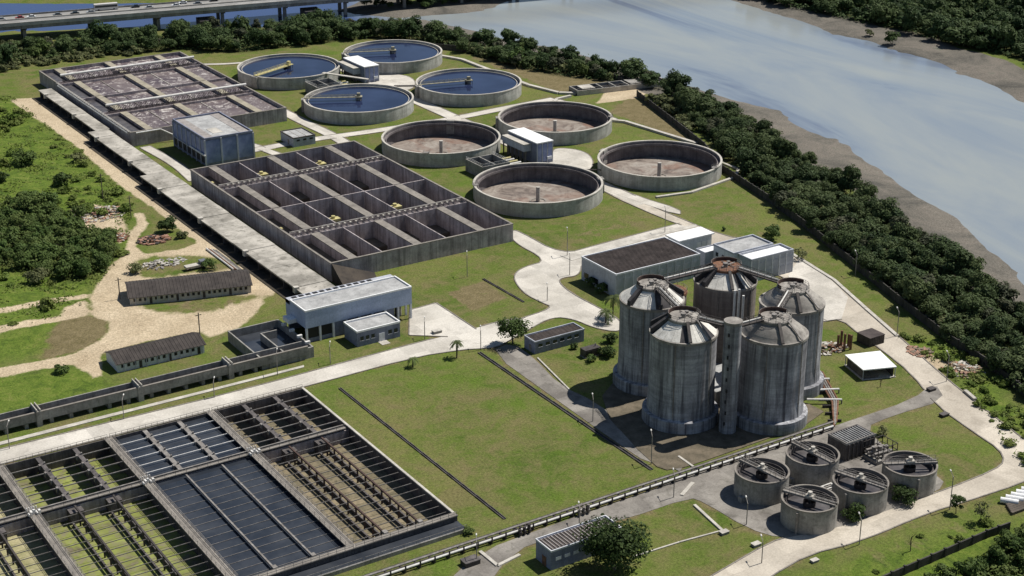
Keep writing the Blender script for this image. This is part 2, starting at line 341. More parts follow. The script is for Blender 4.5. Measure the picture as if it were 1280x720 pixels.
def sdist(poly, X, Y):
    px = np.array([p[0] for p in poly]); py = np.array([p[1] for p in poly]); n = len(poly)
    d = np.full(X.shape, 1e9); ins = np.zeros(X.shape, bool)
    for i in range(n):
        ax, ay, bx, by = px[i], py[i], px[(i + 1) % n], py[(i + 1) % n]
        ex, ey = bx - ax, by - ay
        t = np.clip(((X - ax) * ex + (Y - ay) * ey) / (ex * ex + ey * ey + 1e-9), 0, 1)
        d = np.minimum(d, np.hypot(X - ax - t * ex, Y - ay - t * ey))
        if ay != by:
            cr = ((ay > Y) != (by > Y)) & (X < (bx - ax) * (Y - ay) / (by - ay) + ax); ins ^= cr
    return np.where(ins, -d, d)
def smooth01(x): x = np.clip(x, 0, 1); return x * x * (3 - 2 * x)

DIRT = [  # beige tracks and yards on the undeveloped side
    [(12, 124), (48, 122), (100, 160), (150, 203), (215, 255), (262, 297), (305, 326), (335, 352), (342, 366), (318, 392), (300, 410), (262, 422), (250, 414), (180, 428), (125, 444), (128, 470), (118, 474), (92, 455), (50, 462), (-30, 476), (-30, 464), (52, 450), (92, 441), (125, 427), (137, 415), (136, 402), (114, 394), (118, 382), (112, 371), (127, 345), (141, 328), (158, 314), (160, 292), (172, 281), (168, 266), (178, 266), (186, 280), (174, 297), (172, 310), (186, 317), (220, 312), (245, 304), (222, 285), (200, 266), (150, 232), (95, 182), (40, 145)],
    [(-30, 391), (40, 378), (110, 366), (112, 371), (40, 384), (-30, 399)],
    [(-30, 415), (30, 402), (75, 394), (82, 384), (105, 374), (112, 394), (80, 400), (30, 410), (-30, 424)],
    [(88, 262), (110, 254), (148, 262), (160, 288), (150, 305), (138, 290), (110, 285)],
    [(1110, 428), (1150, 440), (1190, 450), (1240, 470), (1215, 468), (1160, 462), (1130, 445)],
    [(745, 130), (770, 98), (790, 102), (815, 112), (800, 122)],
]
DRY = [
    [(55, 447), (60, 420), (75, 396), (112, 394), (136, 402), (134, 416), (120, 430), (92, 441)],
    [(585, 70), (655, 76), (740, 95), (765, 102), (725, 112), (700, 117), (660, 100), (610, 80)],
    [(760, 140), (790, 120), (805, 128), (870, 176), (860, 180), (810, 158)],
    [(160, 374), (320, 364), (325, 378), (250, 400), (180, 395)],
    [(562, 368), (605, 352), (650, 382), (600, 392), (575, 385)],
    [(440, 495), (520, 470), (580, 520), (640, 580), (590, 600), (500, 560)],
    [(920, 100), (800, 130), (830, 160), (880, 190), (930, 230), (900, 220), (860, 170)],
    [(258, 424), (300, 412), (330, 405), (345, 415), (270, 450)],
    [(-30, 40), (80, 60), (60, 80), (-30, 95)],
    [(150, 318), (240, 318), (300, 325), (300, 340), (160, 350)],
    [(700, 290), (830, 262), (850, 275), (720, 305)],
    [(885, 240), (985, 300), (960, 310), (880, 260)],
    [(1060, 690), (1180, 640), (1240, 660), (1120, 710)],
]
TURF_IN = [[(165, 376), (322, 365), (330, 372), (262, 392), (205, 396), (175, 388)], [(165, 322), (240, 317), (300, 324), (306, 338), (240, 344), (170, 352)], [(258, 428), (300, 414), (332, 408), (345, 418), (270, 452)], [(176, 300), (190, 288), (240, 300), (225, 310), (185, 315)]]
LUSH = [[(-200, 100), (15, 120), (95, 185), (150, 235), (165, 270), (160, 310), (120, 360), (95, 390), (0, 415), (-200, 420)],
        [(-200, 470), (0, 465), (110, 450), (150, 480), (120, 495), (0, 525), (-200, 560)], [(-200, 405), (0, 415), (78, 395), (60, 440), (0, 455), (-200, 460)],
        [(1120, 425), (1180, 420), (1290, 520), (1290, 600), (1200, 480)], [(1000, 720), (1090, 690), (1200, 650), (1290, 650), (1290, 760)]]
WOODS = {
 'belt': [(849, 115), (899, 140), (958, 173), (1037, 224), (1097, 268), (1157, 302), (1198, 335), (1290, 399), (1420, 512), (1420, 600), (1290, 508), (1235, 463), (1185, 426), (1120, 374), (1060, 325), (1002, 280), (960, 249), (925, 218), (890, 180), (860, 150), (825, 120)],
 'north': [(-80, 78), (-20, 66), (100, 52), (200, 45), (300, 40), (400, 32), (480, 36), (560, 44), (640, 60), (720, 76), (790, 93), (836, 108), (832, 114), (780, 105), (700, 95), (640, 84), (560, 60), (480, 48), (440, 50), (300, 66), (230, 62), (180, 65), (100, 71), (40, 80), (-80, 96)],
 'far': [(925, -12), (960, 4), (1052, 24), (1120, 38), (1175, 52), (1290, 78), (1420, 130), (1420, 20), (1290, -55), (1150, -75), (980, -60)],
 'thicket': [(-60, 265), (0, 255), (40, 252), (70, 270), (110, 290), (140, 300), (145, 320), (120, 345), (90, 350), (0, 335), (-60, 345)],
 'corner': [(1205, 722), (1240, 690), (1285, 664), (1330, 665), (1330, 780), (1170, 780), (1140, 735)],
}

# ------------------------------------------------------------------ roads, paths, pads (each sheet a little above the last)
_z = [0.05]; ROADS = []; KERBED = []; ALLP = []
def sheet(name, px, mat, sm=1, world=False, z1=None):
    p = px if world else PP(px)
    if sm: p = chaikin(p, sm)
    if mat in ('road_concrete', 'road_dusty', 'road_worn'): ROADS.append(p)
    _z[0] += 0.006
    o = MB().prism(p, -0.3, z1 or _z[0]).build(name, mat); o['kind'] = 'structure'; ALLP.append((o, p))
    if mat in ('road_concrete', 'road_dusty'): KERBED.append((o, p))
    return o
sheet('road', [(-60, 577), (130, 530), (300, 489), (487, 438), (560, 419), (592, 411), (625, 402), (655, 397), (668, 408), (640, 424), (622, 434), (600, 436), (580, 437), (520, 446), (387, 482), (134, 547), (-60, 596)], 'road_concrete')
sheet('road', [(513, 388), (545, 379), (595, 412), (560, 421), (512, 419)], 'road_concrete', 0)
sheet('road', [(640, 288), (648, 289), (702, 319), (745, 307), (835, 283), (860, 277), (885, 292), (840, 303), (727, 326), (724, 345), (702, 347), (697, 353), (715, 368), (750, 386), (778, 402), (776, 416), (742, 410), (718, 399), (690, 396), (660, 412), (640, 424), (622, 434), (610, 420), (640, 402), (694, 385), (677, 378), (657, 368), (645, 354), (643, 343), (655, 334), (686, 326), (640, 302)], 'road_concrete', 2)
sheet('road', [(750, 233), (762, 236), (835, 267), (905, 296), (945, 300), (1000, 322), (1040, 348), (1120, 418), (1178, 470), (1228, 510), (1264, 538), (1300, 565), (1300, 590), (1282, 602), (1210, 626), (1160, 641), (1072, 678), (1010, 693), (960, 722), (930, 745), (850, 745), (905, 712), (962, 679), (992, 670), (1060, 657), (1110, 637), (1185, 612), (1244, 588), (1257, 577), (1250, 562), (1220, 542), (1172, 508), (1140, 467), (1102, 437), (1077, 420), (1052, 399), (1028, 402), (1000, 375), (985, 345), (900, 320), (860, 284), (830, 274), (760, 243)], 'road_dusty', 1)
sheet('road', [(540, 745), (600, 690), (680, 660), (760, 632), (880, 588), (960, 560), (1060, 527), (1140, 500), (1168, 478), (1182, 500), (1115, 520), (1080, 535), (1110, 562), (1182, 598), (1172, 616), (1060, 656), (1010, 668), (975, 673), (935, 661), (880, 628), (862, 622), (780, 650), (700, 668), (640, 690), (600, 745)], 'road_worn', 1)
sheet('road', [(612, 440), (640, 428), (668, 448), (700, 482), (745, 503), (800, 545), (836, 572), (815, 583), (760, 546), (700, 503)], 'road_worn', 1)
# paths of the clarifier area (world plan)
def wpath(pts, wd, mat='road_concrete', sm=2, name='path'):
    pts = [Vector(p) for p in pts]; L, R_ = [], []
    for i, p in enumerate(pts):
        d = (pts[min(i + 1, len(pts) - 1)] - pts[max(i - 1, 0)]).normalized(); t = Vector((-d.y, d.x)) * wd / 2
        L.append(tuple(p + t)); R_.append(tuple(p - t))
    for _ in range(sm):
        def ck(q):
            r = [q[0]]
            for i in range(len(q) - 1):
                a, c_ = q[i], q[i + 1]; r += [(a[0] * .75 + c_[0] * .25, a[1] * .75 + c_[1] * .25), (a[0] * .25 + c_[0] * .75, a[1] * .25 + c_[1] * .75)]
            return r + [q[-1]]
        L, R_ = ck(L), ck(R_)
    return sheet(name, L + R_[::-1], mat, 0, True)
wpath([(12, 305), (11, 270), (11, 180), (13, 150), (11, 132)], 5)
wpath([(-25, 151), (5, 152), (25, 149), (66, 147), (90, 149), (118, 150)], 5)
wpath([(66, 246), (66, 210), (67, 147), (66, 78), (66, 40), (66, 18)], 6)
wpath([(118, 150), (119, 130), (121, 110)], 3)
wpath([(11, 291), (25, 283), (39, 281)], 2.5)
wpath([(-41, 180), (-41, 176), (-22, 172), (-15, 130)], 3.5)
wpath([(-56, 178), (-54, 150), (-56, 128)], 4)
sheet('path', [(468, 96), (480, 93), (508, 94), (520, 102), (516, 112), (490, 116), (474, 110)], 'road_concrete', 2)
sheet('path', [(690, 188), (702, 185), (730, 189), (742, 200), (738, 214), (712, 218), (690, 208)], 'road_concrete', 2)
sheet('path', [(745, 222), (765, 232), (800, 247), (850, 262), (850, 270), (790, 250), (750, 236)], 'road_concrete', 1)
sheet('path', [(1000, 322), (1040, 352), (1050, 362), (1060, 372), (1052, 399), (1030, 402), (1000, 372), (985, 345)], 'road_concrete', 0)
sheet('path', [(780, 528), (812, 560), (858, 575), (850, 590), (830, 580), (770, 545)], 'road_worn', 0)
for a in ((-71.2, -62, 196.5, 273), (-74.6, -62.4, 133, 196), (-77.2, -62.4, -4, 132.5)): sheet('path', [(a[0], a[2]), (a[1], a[2]), (a[1], a[3]), (a[0], a[3])], 'shaded_soil', 0, True)  # strips under the conduit's edge, its shade painted into the ground colour
sheet('path', [(745, 505), (775, 468), (850, 480), (1000, 500), (1040, 520), (900, 570), (840, 590), (815, 582)], 'bare_soil', 1)
sheet('path', [(-60, 548), (0, 553), (130, 520), (262, 487), (380, 457), (380, 459.5), (262, 490), (130, 523.5), (0, 557), (-60, 552)], 'concrete_pale', 0)
sheet('path', [(700, 320), (745, 311), (835, 287), (870, 281), (872, 284), (840, 291), (740, 319), (715, 326)], 'concrete_pale', 0)

# kerb stones round the roads, open where roads meet
def kerbs():
    roads = [o for o in COL.objects if o.name.split('.')[0] in ('road', 'path') and o.get('kind') == 'structure']
    for o, poly in KERBED:
        n = len(poly); ar = sum(poly[i][0] * poly[(i + 1) % n][1] - poly[(i + 1) % n][0] * poly[i][1] for i in range(n)); sg = 1 if ar > 0 else -1
        m = MB()
        for i in range(n):
            a, c_ = Vector(poly[i]), Vector(poly[(i + 1) % n]); d = c_ - a
            if d.length < .05: continue
            nr = Vector((d.y, -d.x)).normalized() * sg; k = max(1, int(d.length / 5))
            for q in range(k):
                p0, p1 = a + d * (q / k), a + d * ((q + .985) / k); mid = (p0 + p1) / 2 + nr * .5
                if any(pl is not poly and inside_poly(pl, mid) for _, pl in ALLP): continue
                e0, e1 = p0 + nr * .17, p1 + nr * .17; m.beam((e0.x, e0.y, .2), (e1.x, e1.y, .2), .34, .45)
        if m.v: m.build('kerb', 'walkway', o)
def inside_poly(pl, p):
    r = False; n = len(pl)
    for i in range(n):
        (ax, ay), (bx_, by_) = pl[i], pl[(i + 1) % n]
        if (ay > p.y) != (by_ > p.y) and p.x < (bx_ - ax) * (p.y - ay) / (by_ - ay) + ax: r = not r
    return r
kerbs()

# ------------------------------------------------------------------ ground sheet
CLAR = [(38.2, 246.0), (91.2, 245.0), (39.2, 180.2), (92.2, 178.4), (39.6, 112.6), (92.6, 112.0), (39.8, 45.0), (93.6, 44.4)]
RECT = [(-206.6, -101.5, -133.4, -56.4), (-58.85, 7.25, 11.45, 122.95)]     # the sunken settling tanks: a real hole in the ground
def axis(lo, hi, step, cuts):
    a = np.arange(lo, hi + 0.1, step)
    for c_ in cuts: a = a[np.abs(a - c_) > step * 0.45]
    a = np.sort(np.concatenate([a, cuts]))
    g = step * 1.35 ** np.arange(1, 30); g = np.cumsum(g); g = g[g < 7000]
    return np.concatenate([(lo - g)[::-1], a, hi + g])
gx = axis(-260, 480, 1.6, [v for r in RECT for v in r[:2]]); gy = axis(-270, 520, 1.6, [v for r in RECT for v in r[2:]])
X, Y = np.meshgrid(gx, gy)
sr = sdist(RIVER, X, Y); si = sdist(ISLE, X, Y); sr = np.maximum(sr, -si + 0.0)
wob = (np.sin(X * 0.11 + 1.3 * np.sin(Y * 0.07)) + np.sin(Y * 0.13 + X * 0.05)) * 1.6 + np.sin(X * .41 + 2 * np.sin(Y * .33)) * .8
srw = sr + wob * np.clip((np.abs(sr)) / 6, 0.3, 1)
Z = -2.6 * smooth01((10.0 - srw) / 26.0)
left = smooth01((-78 - X) / 30) * smooth01((Y + 20) / 30)
Z += left * 0.35 * (np.sin(X * .09) * np.sin(Y * .08 + 1) + 0.5 * np.sin(X * .23 + Y * .17))
def cover(polys, soft):
    d = np.full(X.shape, 1e9)
    for p in polys: d = np.minimum(d, sdist(PP(p), X, Y))
    return np.clip(0.5 - d / (2 * soft), 0, 1)
cd_ = cover(DIRT, 2.2) * (1 - .75 * cover(TURF_IN, 4.0))
rd = np.full(X.shape, 1e9)
for p in ROADS: rd = np.minimum(rd, sdist(p, X, Y))
cedge = np.clip(0.62 - np.maximum(rd, 0) / 5.0, 0, 1) * .95; cdry = np.maximum(np.maximum(cover(DRY[1:3] + DRY[:1], 4.0), np.maximum(0.55 * cover(DRY[3:5] + DRY[6:], 9.0), 0.72 * cover([[(553, 366), (604, 351), (640, 372), (592, 390)]], 2.0))), cedge); clush = cover(LUSH, 5.0)
cmud = np.clip(0.5 - (srw - np.where(X > 230, 25, 20)) / 6, 0, 1) * smooth01((X - 60) / 40 + 0.2)
cmud = np.where(X < 60, cmud * 0.4, cmud)
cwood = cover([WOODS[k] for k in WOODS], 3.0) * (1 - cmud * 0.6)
ny, nx = X.shape
idx = np.arange(nx * ny).reshape(ny, nx)
qa = np.stack([idx[:-1, :-1], idx[:-1, 1:], idx[1:, 1:], idx[1:, :-1]], -1).reshape(-1, 4)
cxm = ((X[:-1, :-1] + X[1:, 1:]) / 2).ravel(); cym = ((Y[:-1, :-1] + Y[1:, 1:]) / 2).ravel()
keep = np.ones(len(qa), bool)
for x0, x1, y0, y1 in RECT: keep &= ~((cxm > x0) & (cxm < x1) & (cym > y0) & (cym < y1))
for x, y in CLAR[4:]: keep &= np.hypot(cxm - x, cym - y) > 24.2
qa = qa[keep]
def np_mesh(name, V, Q, mat, smooth=True):
    me = bpy.data.meshes.new(name); k = Q.shape[1]
    me.vertices.add(len(V)); me.vertices.foreach_set('co', np.asarray(V, np.float32).ravel())
    me.loops.add(Q.size); me.loops.foreach_set('vertex_index', Q.astype(np.int32).ravel())
    me.polygons.add(len(Q)); me.polygons.foreach_set('loop_start', np.arange(0, Q.size, k, dtype=np.int32))
    me.polygons.foreach_set('use_smooth', np.full(len(Q), smooth)); me.materials.append(M[mat]); me.update(calc_edges=True); me.validate()
    return me
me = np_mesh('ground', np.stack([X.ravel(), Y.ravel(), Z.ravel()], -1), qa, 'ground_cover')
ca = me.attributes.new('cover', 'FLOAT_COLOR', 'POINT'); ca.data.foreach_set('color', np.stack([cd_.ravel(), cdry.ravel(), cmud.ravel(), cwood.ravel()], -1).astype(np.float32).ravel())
la = me.attributes.new('lush', 'FLOAT', 'POINT'); la.data.foreach_set('value', clush.ravel().astype(np.float32))
ground = bpy.data.objects.new('ground', me); COL.objects.link(ground); ground['kind'] = 'structure'
for x, y in CLAR[4:]:      # trim of turf round each sunken tank
    pass
# river sheet (water level 1.25 m below the plant)
wx = np.concatenate([[-5000, -1500, -400], np.arange(-150, 480, 6.0), [700, 1500, 5000]]); wy = np.concatenate([[-5000, -1500, -500], np.arange(-260, 620, 6.0), [900, 2000, 6000]])
WX, WY = np.meshgrid(wx, wy); ii = np.arange(WX.size).reshape(WX.shape)
wq = np.stack([ii[:-1, :-1], ii[:-1, 1:], ii[1:, 1:], ii[1:, :-1]], -1).reshape(-1, 4)
cxw = ((WX[:-1, :-1] + WX[1:, 1:]) / 2).ravel(); cyw = ((WY[:-1, :-1] + WY[1:, 1:]) / 2).ravel()
wq = wq[sdist(RIVER, cxw, cyw) < 12]
me = np_mesh('river', np.stack([WX.ravel(), WY.ravel(), np.full(WX.size, -1.25)], -1), wq, 'river_water')
deep = smooth01((170 - WX + (WY - 300) * 0.25) / 90) * smooth01((WY - 230) / 80)
da = me.attributes.new('deep', 'FLOAT', 'POINT'); da.data.foreach_set('value', deep.ravel().astype(np.float32))
river = bpy.data.objects.new('river', me); COL.objects.link(river); river['kind'] = 'structure'


# ------------------------------------------------------------------ aeration basins
def rail(mb, p0, p1, h=1.0, step=2.5, r=0.045):
    p0, p1 = Vector(p0), Vector(p1); n = max(1, int((p1 - p0).length / step))
    for i in range(n + 1):
        p = p0.lerp(p1, i / n); mb.tube(p, p + Vector((0, 0, h)), r, 4)
    for k in (0.5, 1.0): mb.tube(p0 + Vector((0, 0, h * k)), p1 + Vector((0, 0, h * k)), r, 4)
def basin(ox, oy, label, full):
    t = thing('aeration_basin', label, 'basin', (ox, oy, 0))
    W, L, T = 66.6, 112.0 if not full else 115.0, 6.0 if not full else 5.6
    ZF = 0.0 if full else -1.6
    B = lambda *a: MB().box(*a)
    def part(name, mb, mat): return mb.build(name, mat, t)
    wall = lambda x0, x1, y0, y1, z0=ZF - .3, z1=T, nm='outer_wall', mat='basin_wall': part(nm, B(ox + x0, ox + x1, oy + y0, oy + y1, z0, z1), mat)
    wall(0, 0.5, 0, L); wall(W - 0.5, W, 0, L); wall(0.5, W - 0.5, 0, 0.5); wall(0.5, W - 0.5, L - 0.5, L)
    # rim kerbs, slightly proud
    part('rim', B(ox - .12, ox + .62, oy - .12, oy + L + .12, T + .003, T + .22), 'walkway'); part('rim', B(ox + W - .62, ox + W + .12, oy - .12, oy + L + .12, T + .003, T + .22), 'walkway')
    part('rim', B(ox + .63, ox + W - .63, oy - .12, oy + .62, T + .003, T + .21), 'walkway'); part('rim', B(ox + .63, ox + W - .63, oy + L - .62, oy + L + .12, T + .003, T + .21), 'walkway')
    rows = (0.5, L - 82.0, L - 55.0, L - 24.5, L - 0.5)           # cross walls
    wx = (8.2, 31.2, 54.9)                                          # Y walkways on double walls
    for k, (a, c_) in enumerate(zip(rows[:-1], rows[1:])):
        a2, c2 = a + (2.2 if k in (1, 3) else 0.25 if k else 0), c_ - (2.2 if k in (0, 2) else 0.25 if k < 3 else 0)
        for x in wx:
            wall(x - 1.3, x - 1.0, a2, c2, z1=T - 0.3, nm='inner_wall'); wall(x + 1.0, x + 1.3, a2, c2, z1=T - 0.3, nm='inner_wall')
            part('walkway', B(ox + x - 1.45, ox + x + 1.45, oy + a2 + .05, oy + c2 - .05, T - 0.297, T + 0.02), 'walkway' if not full else 'basin_beam')
        for x in (18.8, 42.0) if not full else ():
            wall(x - .18, x + .18, a2, c2, z1=T - 0.35, nm='partition')
        if full:
            part('water', B(ox + 6.9, ox + W - .5, oy + a2 + .01, oy + c2 - .01, 0, 4.35 - 0.004 * k), 'foam_water'); part('water', B(ox + .5, ox + 6.89, oy + a2 + .01, oy + c2 - .01, 0, 4.2 - 0.004 * k), 'sludge_water')
        else:
            part('floor', B(ox + .5, ox + W - .5, oy + a2 + .01, oy + c2 - .01, ZF - .2, ZF), 'basin_floor')
            part('ledge', B(ox + .52, ox + 6.9, oy + a2 + .02, oy + c2 - .02, ZF + .01, 2.6), 'basin_ledge')
            if k in (0, 2): part('ledge', B(ox + 9.6, ox + 29.8, oy + c2 - 9, oy + c2 - .3, ZF + .01, .1), 'basin_ledge'); part('ledge', B(ox + 32.6, ox + 53.5, oy + c2 - 9, oy + c2 - .3, ZF + .01, .1), 'basin_ledge')
    for y in (rows[2],): wall(0.5, W - .5, y - .22, y + .22, z1=T - 0.15, nm='cross_wall')
    for y in (rows[1], rows[3]):
        wall(.5, W - .5, y - 2.2, y - 1.9, z1=T - .25, nm='cross_wall'); wall(.5, W - .5, y + 1.9, y + 2.2, z1=T - .25, nm='cross_wall')
        part('channel_deck', B(ox + .5, ox + W - .5, oy + y - 1.89, oy + y + 1.89, T - 1.6, T - 1.3), 'basin_wall')
        if not full:
            pw = MB().tube((ox + 1, oy + y + 1.3, T + .35), (ox + W - 1, oy + y + 1.3, T + .35), .28, 8)
            part('air_pipe', pw, 'steel')
            br = MB()
            for i in range(30):
                x = ox + 4.0 + i * 2.05
                br.box(x, x + .5, oy + y + .2, oy + y + 2.3, T - .05, T + .2)
            part('pipe_supports', br, 'concrete_pale').__setitem__('kind', 'stuff')
        else:
            tr = MB(); z0, z1 = T + 0.1, T + 2.6
            for yy in (y - .9, y + .9):
                for i in range(27):
                    x = ox + 3 + i * 2.3; tr.tube((x, oy + yy, z0), (x, oy + yy, z1), .1, 4)
                    if i < 26: tr.tube((x, oy + yy, z0), (x + 2.3, oy + yy, z1), .08, 4)
                tr.tube((ox + 3, oy + yy, z0), (ox + 63, oy + yy, z0), .13, 4)
            part('truss', tr, 'steel_dark')
            part('main_pipe', MB().tube((ox + 2.0, oy + y, z1 + .5), (ox + 63.5, oy + y, z1 + .5), .55, 10), 'pipe_white')
    if not full:
        # rows of droppers and yellow mixers in the cells below the pipe racks
        for k in (1, 3):
            y0 = rows[k] + 2.4
            for x0, x1 in ((9.8, 29.6), (32.8, 53.2), (56.6, 65.6)):
                g = MB(); n = int((x1 - x0) / 1.55)
                for i in range(n):
                    x = ox + x0 + .6 + i * 1.55; ln = 11 + 2.5 * (i % 3)
                    g.tube((x, oy + y0, .6), (x, oy + y0 + ln, .6), .13, 4); g.tube((x, oy + y0, .6), (x, oy + y0, T + .2), .1, 4)
                    for q in range(1, 4): g.tube((x, oy + y0 + ln * q / 3.2, ZF), (x, oy + y0 + ln * q / 3.2, 1.4), .08, 4)
                part('diffuser_grid', g, 'steel').__setitem__('kind', 'stuff')
            for x in (22.5, 46.0):
                d = MB(); X0, Y0 = ox + x, oy + y0 + 10.5
                d.box(X0 - 2.2, X0 + 2.2, Y0 - 1.3, Y0 + 1.3, 2.8, 3.7)
                d.cyl(X0, Y0, 3.7, 4.6, .7, 10)
                mxr = part('mixer', d, 'yellow_paint')
                lg = MB()
                for sx in (-1.2, 1.2):
                    for sy in (-.8, .8): lg.tube((X0 + sx, Y0 + sy, ZF), (X0 + sx, Y0 + sy, 2.8), .12, 4)
                lg.build('mixer_frame', 'steel_dark', mxr)
            part('gate_box', MB().box(ox + 2.2, ox + 4.6, oy + rows[k] + 14, oy + rows[k] + 15.6, 2.6, 3.3), 'yellow_paint')
        r = MB()
        for y in (rows[1] - 2.05, rows[3] - 2.05): rail(r, (ox + .8, oy + y, T - .25), (ox + W - .8, oy + y, T - .25), 1.1)
        part('railing', r, 'steel')
        # raking wing wall at the near corner
        part('wing_wall', MB().add([(ox + .3, oy - .13, 0), (ox + 15, oy - .13, 0), (ox + .3, oy - .13, T), (ox + .3, oy - 8.6, 0), (ox + 12, oy - 8.6, 0), (ox + .3, oy - 8.6, .6)],
                                   [(0, 1, 2), (3, 5, 4), (0, 2, 5, 3), (1, 4, 5, 2)]), 'basin_floor')
    else:
        r = MB(); rail(r, (ox - .35, oy + .5, T - .2), (ox - .35, oy + L - 25, T - .2), 1.0, 2.5, .07); part('railing', r, 'pipe_white')
        part('side_pipe', MB().tube((ox - .6, oy + 2, T - .4), (ox - .6, oy + L - 28, T - .4), .3, 8), 'pipe_white')
        pp = MB(); q = [(ox + 2, oy - .6, T - .2), (ox + 12, oy - .6, T - .2), (ox + 16, oy - 1.6, 3.0), (ox + 20, oy - 3, 1.2)]
        for a, c_ in zip(q[:-1], q[1:]): pp.tube(a, c_, .3, 8)
        part('outlet_pipe', pp, 'pipe_white')
        for x, c_ in ((18.8, 0), (42.0, 1)):
            part('baffle', B(ox + x - .15, ox + x + .15, oy + 1, oy + L - 1, 4.0, 4.55), 'concrete_pale' if c_ else 'walkway')
        for x in (54.0, 31.0): part('gate', B(ox + x - 4, ox + x + 4, oy + L - 20, oy + L - 19.3, 4, 6.2), 'basin_wall')
    return t
basin(-60.2, 181.2, 'aeration basin full of brown foaming water under two white pipe trusses', True)
basin(-59.1, 11.2, 'empty grey concrete aeration basin of deep rectangular cells with yellow mixers', False)

# ------------------------------------------------------------------ round clarifiers
def clarifier(full, yel='yellow_paint', bw=1.1):
    t = thing('round_clarifier', 'tmp', 'clarifier', (0, 0, 0), 'round clarifiers in two rows of four')
    H = 5.4
    MB().lathe([(23.0, -.3), (23.0, H)], 96).build('outer_wall', 'clarifier_wall', t, True)
    MB().lathe([(23.12, H - .35), (23.12, H + .02), (22.35, H + .02), (22.35, H - .5)], 96).build('rim', 'concrete_pale', t)
    if full:
        MB().lathe([(22.35, H - .4), (22.35, 4.2), (21.2, 4.2), (21.2, 4.65), (20.95, 4.65), (20.95, 3.9)], 96).build('launder', 'concrete_pale', t)
        MB().disc(22.3, 4.28, 96).build('water', 'clear_water', t)
        d = MB(); d.cyl(0, 0, 4.0, 5.6, 1.0, 16).build('centre_column', 'concrete', t)
        br = MB(); br.box(-.3, 22.8, -bw, bw, 5.55, 5.75).build('bridge_deck', yel, t)
        r = MB(); rail(r, (-.2, -bw + .05, 5.75), (22.7, -bw + .05, 5.75), 1.0, 2.2, .06); rail(r, (-.2, bw - .05, 5.75), (22.7, bw - .05, 5.75), 1.0, 2.2, .06); r.build('bridge_railing', yel, t)
        m = MB(); m.box(-1.5, 1.5, -1.5, 1.5, 5.76, 6.0).box(-.7, .7, -.7, .7, 6.0, 7.4).build('drive_unit', yel, t)
        s = MB()
        for x in (-1.2, 1.2):
            for y in (-1.2, 1.2): s.tube((x, y, 4.1), (x, y, 5.8), .12, 4)
        s.box(-1.0, 1.0, -2.4, -1.6, 3.9, 5.4).build('drive_frame', 'steel_dark', t)
    else:
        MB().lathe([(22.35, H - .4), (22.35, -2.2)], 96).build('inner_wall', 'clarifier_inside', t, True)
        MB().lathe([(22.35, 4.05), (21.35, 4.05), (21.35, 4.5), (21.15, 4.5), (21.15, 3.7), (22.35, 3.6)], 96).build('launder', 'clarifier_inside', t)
        MB().lathe([(22.4, -1.0), (15, -1.25), (4, -1.75), (.01, -1.9)], 96).build('floor', 'floor_sludge', t, True)
        d = MB(); d.cyl(0, 0, -2.0, 3.6, .75, 16).build('centre_column', 'concrete_pale', t)
        MB().lathe([(3.0, -2), (3.0, -1.6), (2.5, -1.6), (2.5, -2)], 24).build('sump_ring', 'walkway', t)
        s = MB()
        s.tube((-21.5, 1, 4.6), (-17.4, 2, -1.6), .12, 5).tube((-21.5, 2.2, 4.6), (-17.6, 3.4, -1.6), .12, 5).box(-23.3, -21.3, .6, 2.8, 5.45, 5.6)
        rail(s, (-23.2, .6, 5.6), (-21.4, .6, 5.6), 1, 1, .06); rail(s, (-23.2, 2.8, 5.6), (-21.4, 2.8, 5.6), 1, 1, .06); s.build('access_ladder', 'steel', t)
    # valve box on the outside of the wall
    MB().box(21.9, 24.0, -1.6, 1.6, -.2, H - .1).build('valve_box', 'concrete', t)
    if not full:
        tr = MB().lathe([(25.6, .012), (22.9, .012)], 96).build('turf_collar', 'ground_cover', t); tr.data.attributes.new('cover', 'FLOAT_COLOR', 'POINT').data.foreach_set('color', [0.0] * (4 * len(tr.data.vertices)))
    return t
cf, cg, ce = clarifier(True), clarifier(True, 'muted_yellow', .6), clarifier(False)
spots = [(cf, 38.2, 246.0, 258, 'water-filled round clarifier nearest the corner of the foaming aeration basin and treeline, bridge end at wall towards basin'),
         (cg, 91.2, 245.0, 158, 'water-filled round clarifier furthest back, below the riverside treeline'),
         (cg, 39.2, 180.2, 152, 'water-filled round clarifier with round drive bridge, right behind the small square hut'),
         (cg, 92.2, 178.4, 166, 'water-filled round clarifier beside the bare brown field'),
         (ce, 39.6, 112.6, 50, 'empty round clarifier with rusty floor beside the far corner of the empty cell basin'),
         (ce, 92.6, 112.0, 150, 'empty round clarifier behind the taller pump house, near the outfall channel'),
         (ce, 39.8, 45.0, 340, 'empty round clarifier with red-brown floor at the empty basin, beside the wide lawn'),
         (ce, 93.6, 44.4, 120, 'empty round clarifier closest to the dark perimeter wall and mangroves')]
spots[0] = (cf, 38.2, 246.0, 205, 'water-filled round clarifier beside the foaming basin, its yellow bridge pointing to the sludge well')
seen = set()
for src, x, y, a, lab in spots:
    if id(src) not in seen: seen.add(id(src)); o = src
    else: o = copy_tree(src)
    o.location = (x, y, 0); o.rotation_euler = (0, 0, math.radians(a)); o['label'] = lab; o['group'] = 'round clarifiers in two rows of four'

